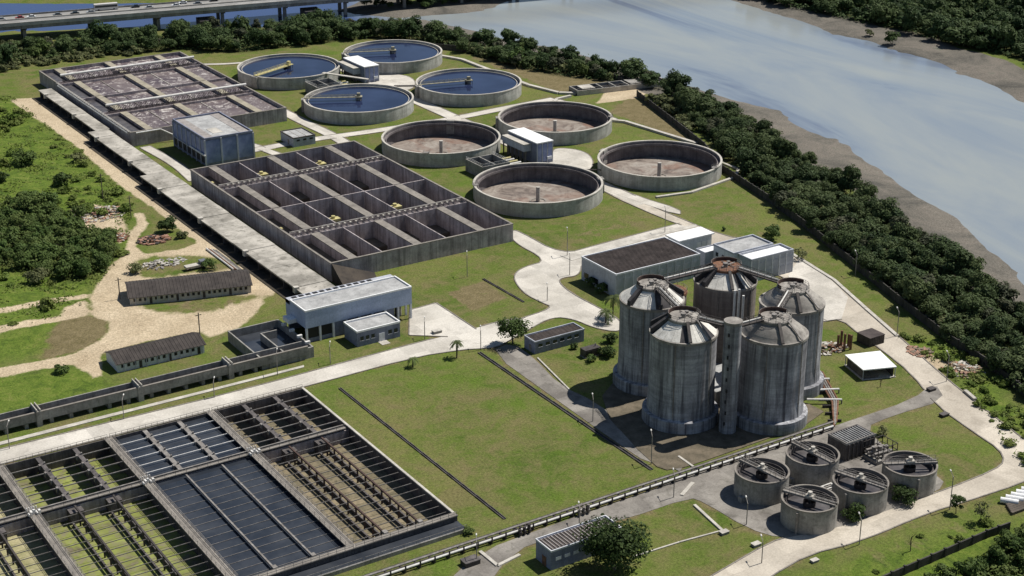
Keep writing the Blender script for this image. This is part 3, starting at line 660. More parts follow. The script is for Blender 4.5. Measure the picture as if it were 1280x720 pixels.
# ------------------------------------------------------------------ elevated conduit beside the basins
t = thing('concrete_conduit', 'long raised concrete conduit with slab roof running beside both aeration basins', 'conduit', (-68, 130, 0))
y = 272.0; k = 0
while y > -4:
    L = min(9.2, y + 4.0)
    x0 = -68.3 if y > 200 else (-71.6 if y > 140 else -74.3); x1 = -62.6 if y > 200 else -63.4
    zt = 3.4 + (0.1 if k % 4 == 0 else 0)
    MB().box(x0, x1, y - L + .06, y - .06, zt - .45, zt).build('slab', 'slab_top', t)
    if k % 4 == 1: MB().box(x0 - .7, x0 + .9, y - 1.6, y - .2, 2.2, 4.1).build('vent_block', 'concrete_pale', t)
    MB().box(x0 + 2.2, x0 + 2.7, y - L, y, -.2, 2.9).build('side_wall', 'boundary_wall', t)  # near-black wall and supports carry the shade under the slab in their colour
    MB().box(x1 - 1.2, x1 - .7, y - L, y, -.2, 2.9).build('side_wall', 'concrete', t)
    MB().box(x0 + .5, x0 + 2.19, y - .5, y - .06, -.2, 2.9).build('support', 'concrete_dark', t)
    y -= L; k += 1

# ------------------------------------------------------------------ open elevated channel along the main road
t = thing('open_channel', 'open elevated concrete channel on short supports along the main road', 'channel', (-138, -34.5, 0))
posts = [-191.5, -165.0, -138.4, -113.2, -89.6]
for a, c_ in zip(posts[:-1], posts[1:]):
    a, c_ = a + .7, c_ - .7
    MB().box(a, c_, -36.9, -36.55, 1.5, 3.9).build('front_wall', 'concrete', t)
    MB().box(a, c_, -32.9, -32.55, 1.5, 3.9).build('back_wall', 'concrete', t)
    MB().box(a, c_, -36.54, -32.91, 1.3, 1.62).build('bed', 'concrete_dark', t)
    MB().box(a, c_, -37.05, -36.4, 3.903, 4.03).build('coping', 'walkway', t)
    for i in range(5):
        x = a + (c_ - a) * (i + .5) / 5
        MB().box(x - .45, x + .45, -36.6, -33, -.2, 1.29).build('support', 'concrete', t)
for p in posts[:-1]:
    MB().box(p - .7, p + .7, -37.3, -32.3, -.2, 4.2).build('pier', 'concrete', t)
    for s_ in (-.55, .35): MB().box(p + s_, p + s_ + .22, -37.25, -32.35, 4.203, 4.75).build('pier_cap', 'concrete_pale', t)

# ------------------------------------------------------------------ inlet basin beside the pretreatment house
t = thing('inlet_basin', 'walled concrete inlet basin with dark water beside the pale blue pretreatment house', 'basin', (-96, -25, 0))
for nm, a in (('wall', (-104.0, -103.6, -36.4, -13.5)), ('wall', (-103.6, -88.4, -13.9, -13.5)), ('wall', (-88.8, -88.4, -36.4, -13.91)), ('wall', (-103.59, -88.81, -36.4, -36.0)), ('divider', (-97.0, -96.6, -35.9, -20)), ('divider', (-96.59, -92, -20.4, -20))):
    MB().box(*a, -.2, 3.2).build(nm, 'concrete', t)
MB().box(-103.58, -88.82, -35.98, -13.92, -.1, .9).build('water', 'settling_water', t)
for i in range(4): MB().box(-89.5 - .1, -88.2, -34 + i * 5, -33.2 + i * 5, 3.203, 3.9).build('gate_frame', 'pipe_white', t)

# ------------------------------------------------------------------ buildings
def parapet(t, x0, x1, y0, y1, z, h, th, mat, nm='parapet'):
    MB().box(x0, x1, y0, y0 + th, z, z + h).build(nm, mat, t); MB().box(x0, x1, y1 - th, y1, z, z + h).build(nm, mat, t)
    MB().box(x0, x0 + th, y0 + th + .004, y1 - th - .004, z, z + h - .003).build(nm, mat, t); MB().box(x1 - th, x1, y0 + th + .004, y1 - th - .004, z, z + h - .003).build(nm, mat, t)
def corrug(t, x0, x1, y0, y1, z, mats, along='x', pitch=.9, h=.16, nm='roof', slope=0.0):
    m = MB(); n = int(((y1 - y0) if along == 'x' else (x1 - x0)) / pitch)
    m.box(x0, x1, y0, y1, z - .12, z); m.mat(1)
    for i in range(n):
        if along == 'x': q = y0 + (i + .5) * (y1 - y0) / n; m.box(x0 + .05, x1 - .05, q - pitch * .22, q + pitch * .22, z + .002, z + h)
        else: q = x0 + (i + .5) * (x1 - x0) / n; m.box(q - pitch * .12, q + pitch * .12, y0 + .05, y1 - .05, z + .002, z + h)
    return m.build(nm, mats, t)
def windows_y(t, y, x0, x1, n, z0, z1, frac=.6, mat='glass', nm='window', frame=None):   # on a wall that faces -Y
    for i in range(n):
        a = x0 + (x1 - x0) * i / n; wd = (x1 - x0) / n; g0, g1 = a + wd * (1 - frac) / 2, a + wd * (1 + frac) / 2
        o = MB().box(g0, g1, y - .06, y + .1, z0, z1).build(nm, mat, t)
        if frame:
            MB().box(g0 - .1, g1 + .1, y - .12, y + .05, z0 - .14, z0 - .004).build('sill', frame, o)
def windows_x(t, x, y0, y1, n, z0, z1, frac=.6, mat='glass', nm='window'):               # on a wall that faces -X
    for i in range(n):
        a = y0 + (y1 - y0) * i / n; wd = (y1 - y0) / n
        MB().box(x - .06, x + .1, a + wd * (1 - frac) / 2, a + wd * (1 + frac) / 2, z0, z1).build(nm, mat, t)

# blower house: tall box clad in blue-grey panels between pale posts
t = thing('blower_house', 'tall blue-grey panelled blower house with flat grey roof between the two basins', 'building', (-36, 157, 0))
bx0, bx1, by0, by1, H = -45.8, -26.2, 141.2, 173.0, 10.4
MB().box(bx0 + .2, bx1 - .2, by0 + .2, by1 - .2, -.2, H).build('wall', 'blue_grey_paint', t)
MB().box(bx0 + .7, bx1 - .7, by0 + .7, by1 - .7, H + .003, H + .12).build('roof', 'roof_grey', t)
MB().box(bx0 + .72, bx0 + 4.4, by0 + .72, by1 - .72, H + .123, H + .2).build('roof_strip', 'roof_light', t)
MB().box(bx1 - 4.4, bx1 - .72, by0 + .72, by1 - .72, H + .123, H + .2).build('roof_strip', 'roof_light', t)
MB().box(bx0 + 6, bx0 + 10, by0 + 6, by0 + 13, H + .123, H + .22).build('roof_hatch', 'concrete_pale', t)
parapet(t, bx0 - .02, bx1 + .02, by0 - .02, by1 + .02, H + .003, .7, .5, 'blue_grey_paint')
for i in range(6):
    x = bx0 + (bx1 - bx0) * i / 5
    if 0 < i < 5: pass
for i in range(4):
    x = bx0 + (bx1 - bx0) * i / 3
    MB().box(x - .3, x + .3, by0 - .25, by0 + .19, -.2, H - .003).build('post', 'grey_paint', t)
    if i < 3: MB().box(x + .35, x + (bx1 - bx0) / 3 - .35, by0 + .02, by0 + .18, 1.2, H - .5).build('cladding_panel', 'louvre_panel', t)
for i in range(8):
    q = by0 + (by1 - by0) * i / 7
    if i: MB().box(bx0 - .25, bx0 + .19, q - .22, q + .22, -.2, H - .003).build('post', 'grey_paint', t)
    if i < 7:
        MB().box(bx0 + .02, bx0 + .18, q + .3, q + (by1 - by0) / 7 - .3, 4.4, H - .5).build('cladding_panel', 'louvre_panel', t)
        MB().box(bx0 + .02, bx0 + .18, q + .3, q + (by1 - by0) / 7 - .3, 1.0, 3.9).build('louvre', 'dark_opening', t)
MB().box(bx0 - .4, bx0 - .02, by0, by1, 4.0, 4.3).build('ledge', 'grey_paint', t)
MB().tube((bx0 - .5, by0 + 14, 4.6), (bx0 - .5, by0 - 1.5, 4.6), .32, 8).build('side_pipe', 'pipe_white', t)

# small square hut
t = thing('valve_hut', 'small square grey hut with flat panelled roof standing on the grass between paths', 'hut', (-2.8, 152, 0))
MB().box(-7.4, 2.0, 146.0, 157.8, -.2, 3.4).build('wall', 'grey_paint', t)
MB().box(-7.0, 1.6, 146.4, 157.4, 3.403, 3.5).build('roof', 'roof_grey', t)
parapet(t, -7.5, 2.1, 145.9, 157.9, 3.403, .45, .35, 'concrete_dark')
for i in (1, 2): MB().box(-7.0 + i * 2.9 - .1, -7.0 + i * 2.9 + .1, 146.45, 157.35, 3.503, 3.62).build('roof_batten', 'concrete_pale', t)
windows_y(t, 146.0, -6.8, 1.6, 3, 2.2, 2.9, .5, 'dark_opening', 'vent'); MB().box(-7.46, -7.38, 150, 151.4, 0, 2.2).build('door', 'steel', t)

# two pump houses between the clarifier rows
def pump_house(x0, y0, label, H):
    t = thing('pump_house', label, 'building', (x0 + 3.5, y0 + 10, 0), 'pump houses between the clarifiers')
    MB().box(x0, x0 + 7, y0, y0 + 20, -.2, H).build('wall', 'blue_grey_paint', t)
    MB().box(x0 - .25, x0 + 7.25, y0 - .25, y0 + 20.25, H + .003, H + .4).build('roof', 'white_roof', t)
    for i in range(4):
        x = x0 + 7 * i / 3; MB().box(x - .15, x + .15, y0 - .12, y0 + .05, 0, H - .02).build('post', 'grey_paint', t)
        if i < 3: MB().box(x + .3, x + 2.0, y0 - .05, y0 + .05, 1, H - .6).build('cladding_panel', 'louvre_panel', t)
    MB().box(x0 + 4.4, x0 + 6.4, y0 - .5, y0 - .13, 1.6, 2.6).build('cabinet', 'white_paint', t)
    # lower open gallery on the basin side
    MB().box(x0 - 3.4, x0 - .02, y0 + 4, y0 + 19, H - 3.6, H - 1.0).build('gallery', 'grey_paint', t)
    MB().box(x0 - 3.6, x0 - .03, y0 + 3.8, y0 + 19.2, H - .997, H - .7).build('gallery_roof', 'concrete_pale', t)
    for i in range(6):
        q = y0 + 4.2 + 14.4 * i / 5; MB().box(x0 - 3.3, x0 - 2.9, q - .2, q + .2, -.2, H - 3.603).build('gallery_column', 'concrete_dark', t)
    m = MB()
    for i in range(5): q = y0 + 5.4 + 2.9 * i; m.tube((x0 - 1.6, q, 0), (x0 - 1.6, q, H - 3.6), .3, 6)
    m.build('riser_pipe', 'steel', t).__setitem__('kind', 'stuff')
    return t
pump_house(61.8, 217.6, 'blue-grey pump house with white roof between the water-filled clarifiers', 7.2)
pump_house(60.0, 76.0, 'blue-grey pump house with white roof between the empty clarifiers', 8.2)

# sludge wells and pipework west of each pump house
def well(x0, y0, label):
    t = thing('sludge_well', label, 'sludge well', (x0 + 6, y0 + 6, 0), 'sludge wells between clarifiers')
    for a in ((x0, x0 + .4, y0, y0 + 12), (x0 + 11.6, x0 + 12, y0, y0 + 12), (x0 + .41, x0 + 11.59, y0, y0 + .4), (x0 + .41, x0 + 11.59, y0 + 11.6, y0 + 12), (x0 + 5.6, x0 + 6.0, y0 + .41, y0 + 11.59)):
        MB().box(*a, -.2, 4.6).build('wall', 'concrete', t)
    MB().box(x0 + .42, x0 + 11.58, y0 + .42, y0 + 11.58, -.1, 2.2).build('water', 'dark_water', t)
    r = MB(); rail(r, (x0 + .2, y0 + .2, 4.6), (x0 + 11.8, y0 + .2, 4.6)); rail(r, (x0 + .2, y0 + .2, 4.6), (x0 + .2, y0 + 11.8, 4.6)); rail(r, (x0 + 11.8, y0 + .2, 4.6), (x0 + 11.8, y0 + 11.8, 4.6)); r.build('railing', 'pipe_white', t)
    for i in range(5): MB().tube((x0 + 12.1, y0 + 1.2 + i * 2.3, 2.4), (x0 + 19, y0 + 1.2 + i * 2.3, 2.4), .4, 8).build('pipe', 'pipe_white' if i % 2 else 'yellow_paint', t)
    for i in range(4): MB().tube((x0 + 14 + i * 1.4, y0 - .6, 1.0), (x0 + 14 + i * 1.4, y0 + 12, 1.0), .3, 8).build('pipe', 'steel', t)
    for i in range(4):
        MB().cyl(x0 + 1.5 + i * 2.2, y0 - 1.4, 0, 2.0 + .5 * (i % 2), .45, 10).build('valve', 'concrete_pale' if i % 2 else 'steel', t)
well(33.0, 207.0, 'open concrete sludge well with pipes between the two nearer full clarifiers and the foaming basin')
well(33.6, 72.5, 'open concrete sludge well with pipes between the two empty clarifiers and the empty basin')
# walkway bridges between full clarifiers
for i, (a, c_, lab) in enumerate((((45.5, 226.5, 5.4), (57, 205.5, 5.4), 'pale pipe bridge curving between two water-filled clarifiers'), ((62.5, 192, 4.6), (71, 187, 4.6), 'short grey footbridge between water-filled clarifiers by the concrete apron'), ((66, 55.0, 3.0), (72.5, 50, 3.0), 'rusty pipe arch over the concrete apron between the empty clarifiers'))):
    t = thing('pipe_bridge', lab, 'pipe bridge', (a[0], a[1], 0))
    MB().beam(a, c_, 1.6 if i < 2 else .5, .35).build('deck', 'concrete_pale' if i == 0 else 'steel_dark', t)
    for q in (a, c_): MB().tube((q[0], q[1], 0), (q[0], q[1], q[2] - .35), .2, 6).build('post', 'steel', t)

# pretreatment house (pale blue band on columns)
t = thing('pretreatment_house', 'long two-storey pale blue pretreatment house with flat grey roof on columns', 'building', (-69, -20.5, 0))
x0, x1, y0, y1, H = -86.2, -52.2, -27.2, -14.4, 9.6
MB().box(x0, x1, y0, y1, 4.6, H).build('upper_storey', 'pale_blue_paint', t)
MB().box(x0 + .5, x1 - .5, y0 + .5, y1 - 3.4, H + .003, H + .1).build('roof', 'roof_grey', t)
parapet(t, x0 - .06, x1 + .06, y0 - .06, y1 - 2.9, H + .003, .5, .35, 'white_roof')
MB().box(x0, x1, y1 - 2.84, y1, H - 1.2, H + .02).build('gutter_roof', 'grey_paint', t)
for i in range(12): MB().box(x0 + 1.5 + i * 2.2, x0 + 2.9 + i * 2.2, y1 - 2.4, y1 - .5, H + .023, H + .12).build('skylight', 'dark_opening', t)
MB().box(x0 + 9, x1 - 5.5, y0 + .6, y1 - .3, -.2, 4.58).build('ground_floor_wall', 'blue_grey_paint', t)
MB().box(x0 + .3, x0 + 8.9, y1 - 1.2, y1 - .3, -.2, 4.58).build('ground_floor_wall', 'blue_grey_paint', t)
for i in range(9):
    x = x0 + .3 + (x1 - x0 - .6) * i / 8
    MB().box(x - .28, x + .28, y0 + .02, y0 + .58, -.2, 4.595).build('column', 'white_paint', t)
    if i < 4: MB().box(x + .5, x + 3.8, y0 + .7, y0 + .85, .9, 4.4).build('shutter', 'dark_opening', t)
for i in range(3): MB().box(x1 - .6, x1 - .02, y0 + 3 + i * 4, y0 + 3.5 + i * 4, -.2, 4.595).build('column', 'white_paint', t)
MB().box(x0 + .4, x0 + 9, y0 + .6, y0 + .8, -.2, 1.2).build('low_wall', 'blue_grey_paint', t)
m = MB()
for i in range(3): m.cyl(x1 - 7 + i * 2.4, y0 + 4.5, 0, 2.6 + .4 * i, 1.0, 12)
m.build('tanks_under_house', 'steel', t)
MB().box(x0 - 2.4, x0 - .02, y0 + 6, y0 + 10, 4.4, 5.6).build('side_box', 'white_roof', t)
t = thing('annex', 'low grey annex with parapet roof and pale door in front of the pretreatment house', 'building', (-68.4, -33, 0))
MB().box(-75.2, -61.6, -36.9, -28.9, -.2, 4.3).build('wall', 'blue_grey_paint', t)
MB().box(-74.8, -62, -36.5, -29.3, 4.303, 4.4).build('roof', 'roof_grey', t)
parapet(t, -75.3, -61.5, -37.0, -28.8, 4.303, .55, .35, 'white_roof')
d = MB().box(-68.4, -66.6, -37.02, -36.85, 0, 2.6).build('door', 'white_paint', t); MB().box(-66.95, -66.85, -37.1, -37.03, 1.1, 1.3).build('handle', 'steel', d)
windows_y(t, -36.9, -74.6, -69.4, 3, 1.7, 2.9, .6, 'glass', frame='grey_paint'); windows_y(t, -36.9, -65.8, -62, 2, 1.7, 2.9, .6, 'glass', frame='grey_paint')
MB().box(-68.8, -66.2, -39.6, -37.03, -.2, .14).build('ramp', 'concrete_pale', t)

# dewatering hall
t = thing('dewatering_hall', 'large grey hall with ribbed dark brown roof behind the digesters', 'building', (23, -38, 0))
x0, x1, y0, y1, H = 6.9, 39.0, -46.6, -28.7, 7.2
MB().box(x0, x1, y0, y1, -.2, H).build('wall', 'grey_paint', t)
corrug(t, x0 + .4, x1 - .4, y0 + .4, y1 - .4, H + .14, ['roof_dark', 'roof_dark'], 'x', .8, .2)
parapet(t, x0 - .08, x1 + .08, y0 - .08, y1 + .08, H + .003, .5, .35, 'white_paint')
for i in range(11): x = x0 + (x1 - x0) * i / 10; MB().box(x - .14, x + .14, y0 - .14, y0 + .02, -.2, H - .02).build('pilaster', 'grey_paint', t)
for i in range(10): x = x0 + 1.6 + 3.21 * i; MB().box(x - 1.2, x + 1.2, y0 - .05, y0 + .05, 2.6, 5.6).build('louvre', 'grey_louvre', t)
for i in range(3): MB().box(x0 - .05, x0 + .05, y0 + 4 + i * 5, y0 + 6.4 + i * 5, 1.2, 2.9).build('window', 'glass', t)
# white-roofed annex behind
t = thing('loading_canopy', 'small pale house with flat white roof beyond the dewatering hall', 'building', (48, -30, 0))
MB().box(41.6, 54.6, -33.3, -27.3, -.2, 7.0).build('wall', 'white_paint', t)
MB().box(40.8, 55.2, -33.9, -26.8, 7.003, 7.4).build('roof', 'white_roof', t)
windows_y(t, -33.3, 48.5, 54.4, 3, 2.6, 5.2, .7, 'white_roof', 'shutter'); windows_x(t, 41.6, -33, -28, 2, 3, 5, .5)
# control building with wing
t = thing('control_building', 'pale grey two-storey control building with flat roof and lower wing behind the digesters', 'building', (56, -50, 0))
MB().box(47.2, 63.2, -52.8, -43.1, -.2, 7.6).build('wall', 'white_paint', t)
MB().box(47.7, 62.7, -52.3, -43.6, 7.603, 7.7).build('roof', 'roof_grey', t)
parapet(t, 47.1, 63.3, -52.9, -43.0, 7.603, .6, .4, 'grey_paint')
MB().box(49, 66.0, -59.2, -52.95, -.2, 7.0).build('wing', 'grey_paint', t)
parapet(t, 48.9, 66.1, -59.3, -52.96, 7.003, .7, .35, 'grey_paint')
MB().box(49.3, 65.7, -58.9, -53.35, 7.003, 7.08).build('wing_roof', 'white_roof', t)
for i in range(7): x = 49 + 17 * i / 6; MB().box(x - .12, x + .12, -59.36, -59.2, 0, 6.98).build('mullion', 'white_paint', t)
for z in (1.0, 3.9):
    windows_y(t, -59.2, 49.2, 65.8, 6, z, z + 2.0, .8, 'grey_louvre', 'window')
windows_x(t, 47.2, -52.4, -43.5, 3, 4.6, 5.9, .4)
MB().box(44, 51, -43.05, -38.6, -.2, 5.4).build('rear_block', 'grey_paint', t); MB().box(44.3, 50.7, -42.7, -39, 5.403, 5.5).build('rear_roof', 'white_roof', t); parapet(t, 43.95, 51.05, -43.04, -38.55, 5.403, .45, .25, 'grey_paint')

# low hut beside the digesters' road
t = thing('road_hut', 'low grey hut with dark flat roof beside the round-crowned tree', 'hut', (-27.5, -65, 0))
MB().box(-36.2, -19.6, -67.8, -62.4, -.2, 3.5).build('wall', 'blue_grey_paint', t)
corrug(t, -35.8, -20.0, -67.4, -62.8, 3.62, ['roof_dark', 'roof_dark'], 'x', .7, .12); parapet(t, -36.3, -19.5, -67.9, -62.3, 3.503, .4, .28, 'grey_paint')
windows_y(t, -67.8, -35.6, -21, 6, 1.9, 2.8, .55, 'glass', frame='grey_paint'); MB().box(-36.26, -36.15, -66, -64.8, 0, 2.2).build('door', 'steel', t)
# roadside workshop in the foreground
t = thing('roadside_workshop', 'blue-grey workshop with striped corrugated roof half hidden by the big tree', 'building', (-85.6, -159.6, 0))
MB().box(-94.7, -76.4, -162.4, -156.5, -.2, 4.5).build('wall', 'blue_grey_paint', t)
corrug(t, -94.3, -76.8, -162.0, -156.9, 4.64, ['roof_dark', 'roof_light'], 'y', .85, .16); parapet(t, -94.8, -76.3, -162.5, -156.4, 4.503, .4, .22, 'white_paint')
windows_y(t, -162.4, -94, -78, 7, 2.1, 2.9, .62, 'white_paint', 'window'); MB().box(-94.76, -94.65, -160.5, -159, 0, 2.3).build('door', 'rust', t)
# thickener house with slatted roof
t = thing('thickener_house', 'dark concrete house with slatted open roof beside the small round thickeners', 'building', (-3, -157, 0))
for a in ((-7.9, -7.5, -160.2, -153.9), (1.3, 1.7, -160.2, -153.9), (-7.49, 1.29, -160.2, -159.8), (-7.49, 1.29, -154.3, -153.9)): MB().box(*a, -.2, 4.8).build('wall', 'concrete_dark', t)
MB().box(-7.48, 1.28, -159.79, -154.31, 3.6, 3.9).build('roof_deck', 'steel_dark', t)
for i in range(11): x = -7.0 + i * .82; MB().box(x - .1, x + .1, -159.78, -154.32, 4.4, 4.75).build('roof_slat', 'roof_grey', t)
MB().box(-8.05, 1.85, -160.35, -160.21, 4.4, 4.95).build('fascia', 'concrete', t)
MB().box(-8.05, -7.91, -160.2, -153.9, 4.4, 4.95).build('fascia', 'concrete', t)
for i in range(7): MB().box(-7.2 + i * 1.35, -6.95 + i * 1.35, -160.6, -160.36, -.1, 4.4).build('fin', 'concrete_dark', t)
MB().box(-3.0, 3.4, -166.0, -161.0, -.2, .9).build('plinth', 'concrete', t)
m = MB()
for i in range(3):
    m.tube((-2.2 + i * 2, -165.6, 1.6), (-2.2 + i * 2, -161.0, 1.6 + .5 * i), .35, 8).tube((-2.8, -164.6 + i * 1.4, 2.4), (3.2, -164.6 + i * 1.4, 2.0), .3, 8).cyl(-1.6 + i * 2, -163.2, .9, 3.6 - .4 * i, .55, 10)
m.build('pipework', 'steel', t)
m = MB(); rail(m, (-3, -166, .9), (3.4, -166, .9), 3.4, 1.6, .1); rail(m, (-3, -161, .9), (3.4, -161, .9), 3.4, 1.6, .1); rail(m, (3.4, -166, .9), (3.4, -161, .9), 3.4, 1.6, .1); m.build('pipe_frame', 'steel_dark', t)
# white-roofed open shed near the loop road
t = thing('open_shed', 'open shed with plain white flat roof on the lawn beside the loop road', 'shed', (34, -126, 0))
cs = [P2(1056, 444, 3), P2(1079, 463, 3), P2(1121, 459, 3), P2(1100, 439, 3)]
cc = (sum(p[0] for p in cs) / 4, sum(p[1] for p in cs) / 4)
inn = [(cc[0] + (p[0] - cc[0]) * .88, cc[1] + (p[1] - cc[1]) * .88) for p in cs]
MB().prism(cs, 2.85, 3.15).build('roof', 'white_roof', t)
MB().prism(cs, -.1, .16).build('floor_slab', 'concrete_pale', t)
for a, c_ in ((0, 1), (2, 3), (3, 0)):
    MB().beam((*inn[a], 2.8), (*inn[c_], 2.8), .2, 2.7).build('wall', 'concrete_dark', t)
for p in cs: q = (cc[0] + (p[0] - cc[0]) * .95, cc[1] + (p[1] - cc[1]) * .95); MB().tube((*q, .1), (*q, 2.86), .13, 6).build('post', 'grey_paint', t)
MB().beam((*inn[1], 1.0), (inn[1][0] * .5 + inn[2][0] * .5, inn[1][1] * .5 + inn[2][1] * .5, 1.0), .2, .9).build('wall', 'concrete_dark', t)

# gable sheds on the dirt yard
def gable(name, label, px_w, px_s, px_e, px_n, he, hr, wallm, nwin, patch=False):
    W, S, E, N = (Vector((*P2(*q, he), 0)) for q in (px_w, px_s, px_e, px_n))
    u = (E - S); L = u.length; u.normalize(); v = Vector((-u.y, u.x, 0)); D = abs((W - S).dot(v)); c0 = S
    t = thing(name, label, 'shed', (float(c0.x), float(c0.y), 0))
    pt = lambda a, b_, z: (c0.x + u.x * a + v.x * b_, c0.y + u.y * a + v.y * b_, z)
    i_ = .5
    q = MB().add([pt(i_, i_, -.2), pt(L - i_, i_, -.2), pt(L - i_, D - i_, -.2), pt(i_, D - i_, -.2), pt(i_, i_, he - .1), pt(L - i_, i_, he - .1), pt(L - i_, D - i_, he - .1), pt(i_, D - i_, he - .1), pt(i_, D / 2, hr - .15), pt(L - i_, D / 2, hr - .15)],
                 [(0, 1, 5, 4), (2, 3, 7, 6), (3, 0, 4, 8, 7), (1, 2, 6, 9, 5)]); q.build('wall', wallm, t)
    for s_ in (0, 1):
        yb = 0 if s_ == 0 else D
        r = MB().add([pt(0, yb, he - .25), pt(L, yb, he - .25), pt(L, D / 2, hr), pt(0, D / 2, hr), pt(0, yb, he - .13), pt(L, yb, he - .13), pt(L, D / 2, hr + .13), pt(0, D / 2, hr + .13)],
                     [(0, 1, 2, 3), (4, 5, 6, 7), (0, 1, 5, 4), (1, 2, 6, 5), (3, 0, 4, 7)])
        n = int(L / 1.0)
        for i in range(n):
            a = (i + .5) * L / n; zz = .17
            r.add([pt(a - .15, yb, he - .13 + .0), pt(a + .15, yb, he - .13), pt(a + .15, D / 2, hr + .13), pt(a - .15, D / 2, hr + .13), pt(a, yb, he - .13 + .1), pt(a, D / 2, hr + .23)], [(0, 4, 5, 3), (4, 1, 2, 5)])
        r.build('roof_slope', 'shed_roof', t)
    if patch: MB().add([pt(L * .16, D * .14, he + .28), pt(L * .27, D * .14, he + .28), pt(L * .27, D * .34, he + .88), pt(L * .16, D * .34, he + .88)], [(0, 1, 2, 3)]).build('roof_patch', 'roof_light', t)
    for i in range(nwin):
        a = 1.2 + (L - 2.4) * (i + .2) / nwin; wd = (L - 2.4) / nwin * .5
        door = i % 5 == 3
        MB().add([pt(a, i_ - .06, .1 if door else 1.2), pt(a + wd, i_ - .06, .1 if door else 1.2), pt(a + wd, i_ - .06, 2.1), pt(a, i_ - .06, 2.1), pt(a, i_ + .1, .1 if door else 1.2), pt(a + wd, i_ + .1, .1 if door else 1.2), pt(a + wd, i_ + .1, 2.1), pt(a, i_ + .1, 2.1)],
                 [(0, 1, 2, 3), (0, 4, 5, 1), (3, 2, 6, 7), (1, 5, 6, 2), (4, 0, 3, 7)]).build('door' if door else 'window', 'dark_opening' if not door else 'steel_dark', t)
    for i in range(int(L / 3.2)): a = 2 + i * 3.2; MB().add([pt(a, -.02, he - .2), pt(a + .16, -.02, he - .2), pt(a + .16, .14, he - .2), pt(a, .14, he - .2), pt(a, -.02, 0), pt(a + .16, -.02, 0), pt(a + .16, .14, 0), pt(a, .14, 0)], [(0, 1, 5, 4), (1, 2, 6, 5), (2, 3, 7, 6), (3, 0, 4, 7)]).build('eave_post', 'grey_paint', t)
gable('storage_shed', 'long brown-roofed storage shed turned at an angle on the dirt yard', (153, 352), (160, 373), (316, 356), (310, 337), 2.7, 4.4, 'concrete_pale', 22)
gable('workers_shed', 'shorter brown-roofed pale blue shed beside the open channel', (127, 440), (145, 456), (258, 430), (247, 416), 2.7, 4.2, 'white_paint', 14, True)

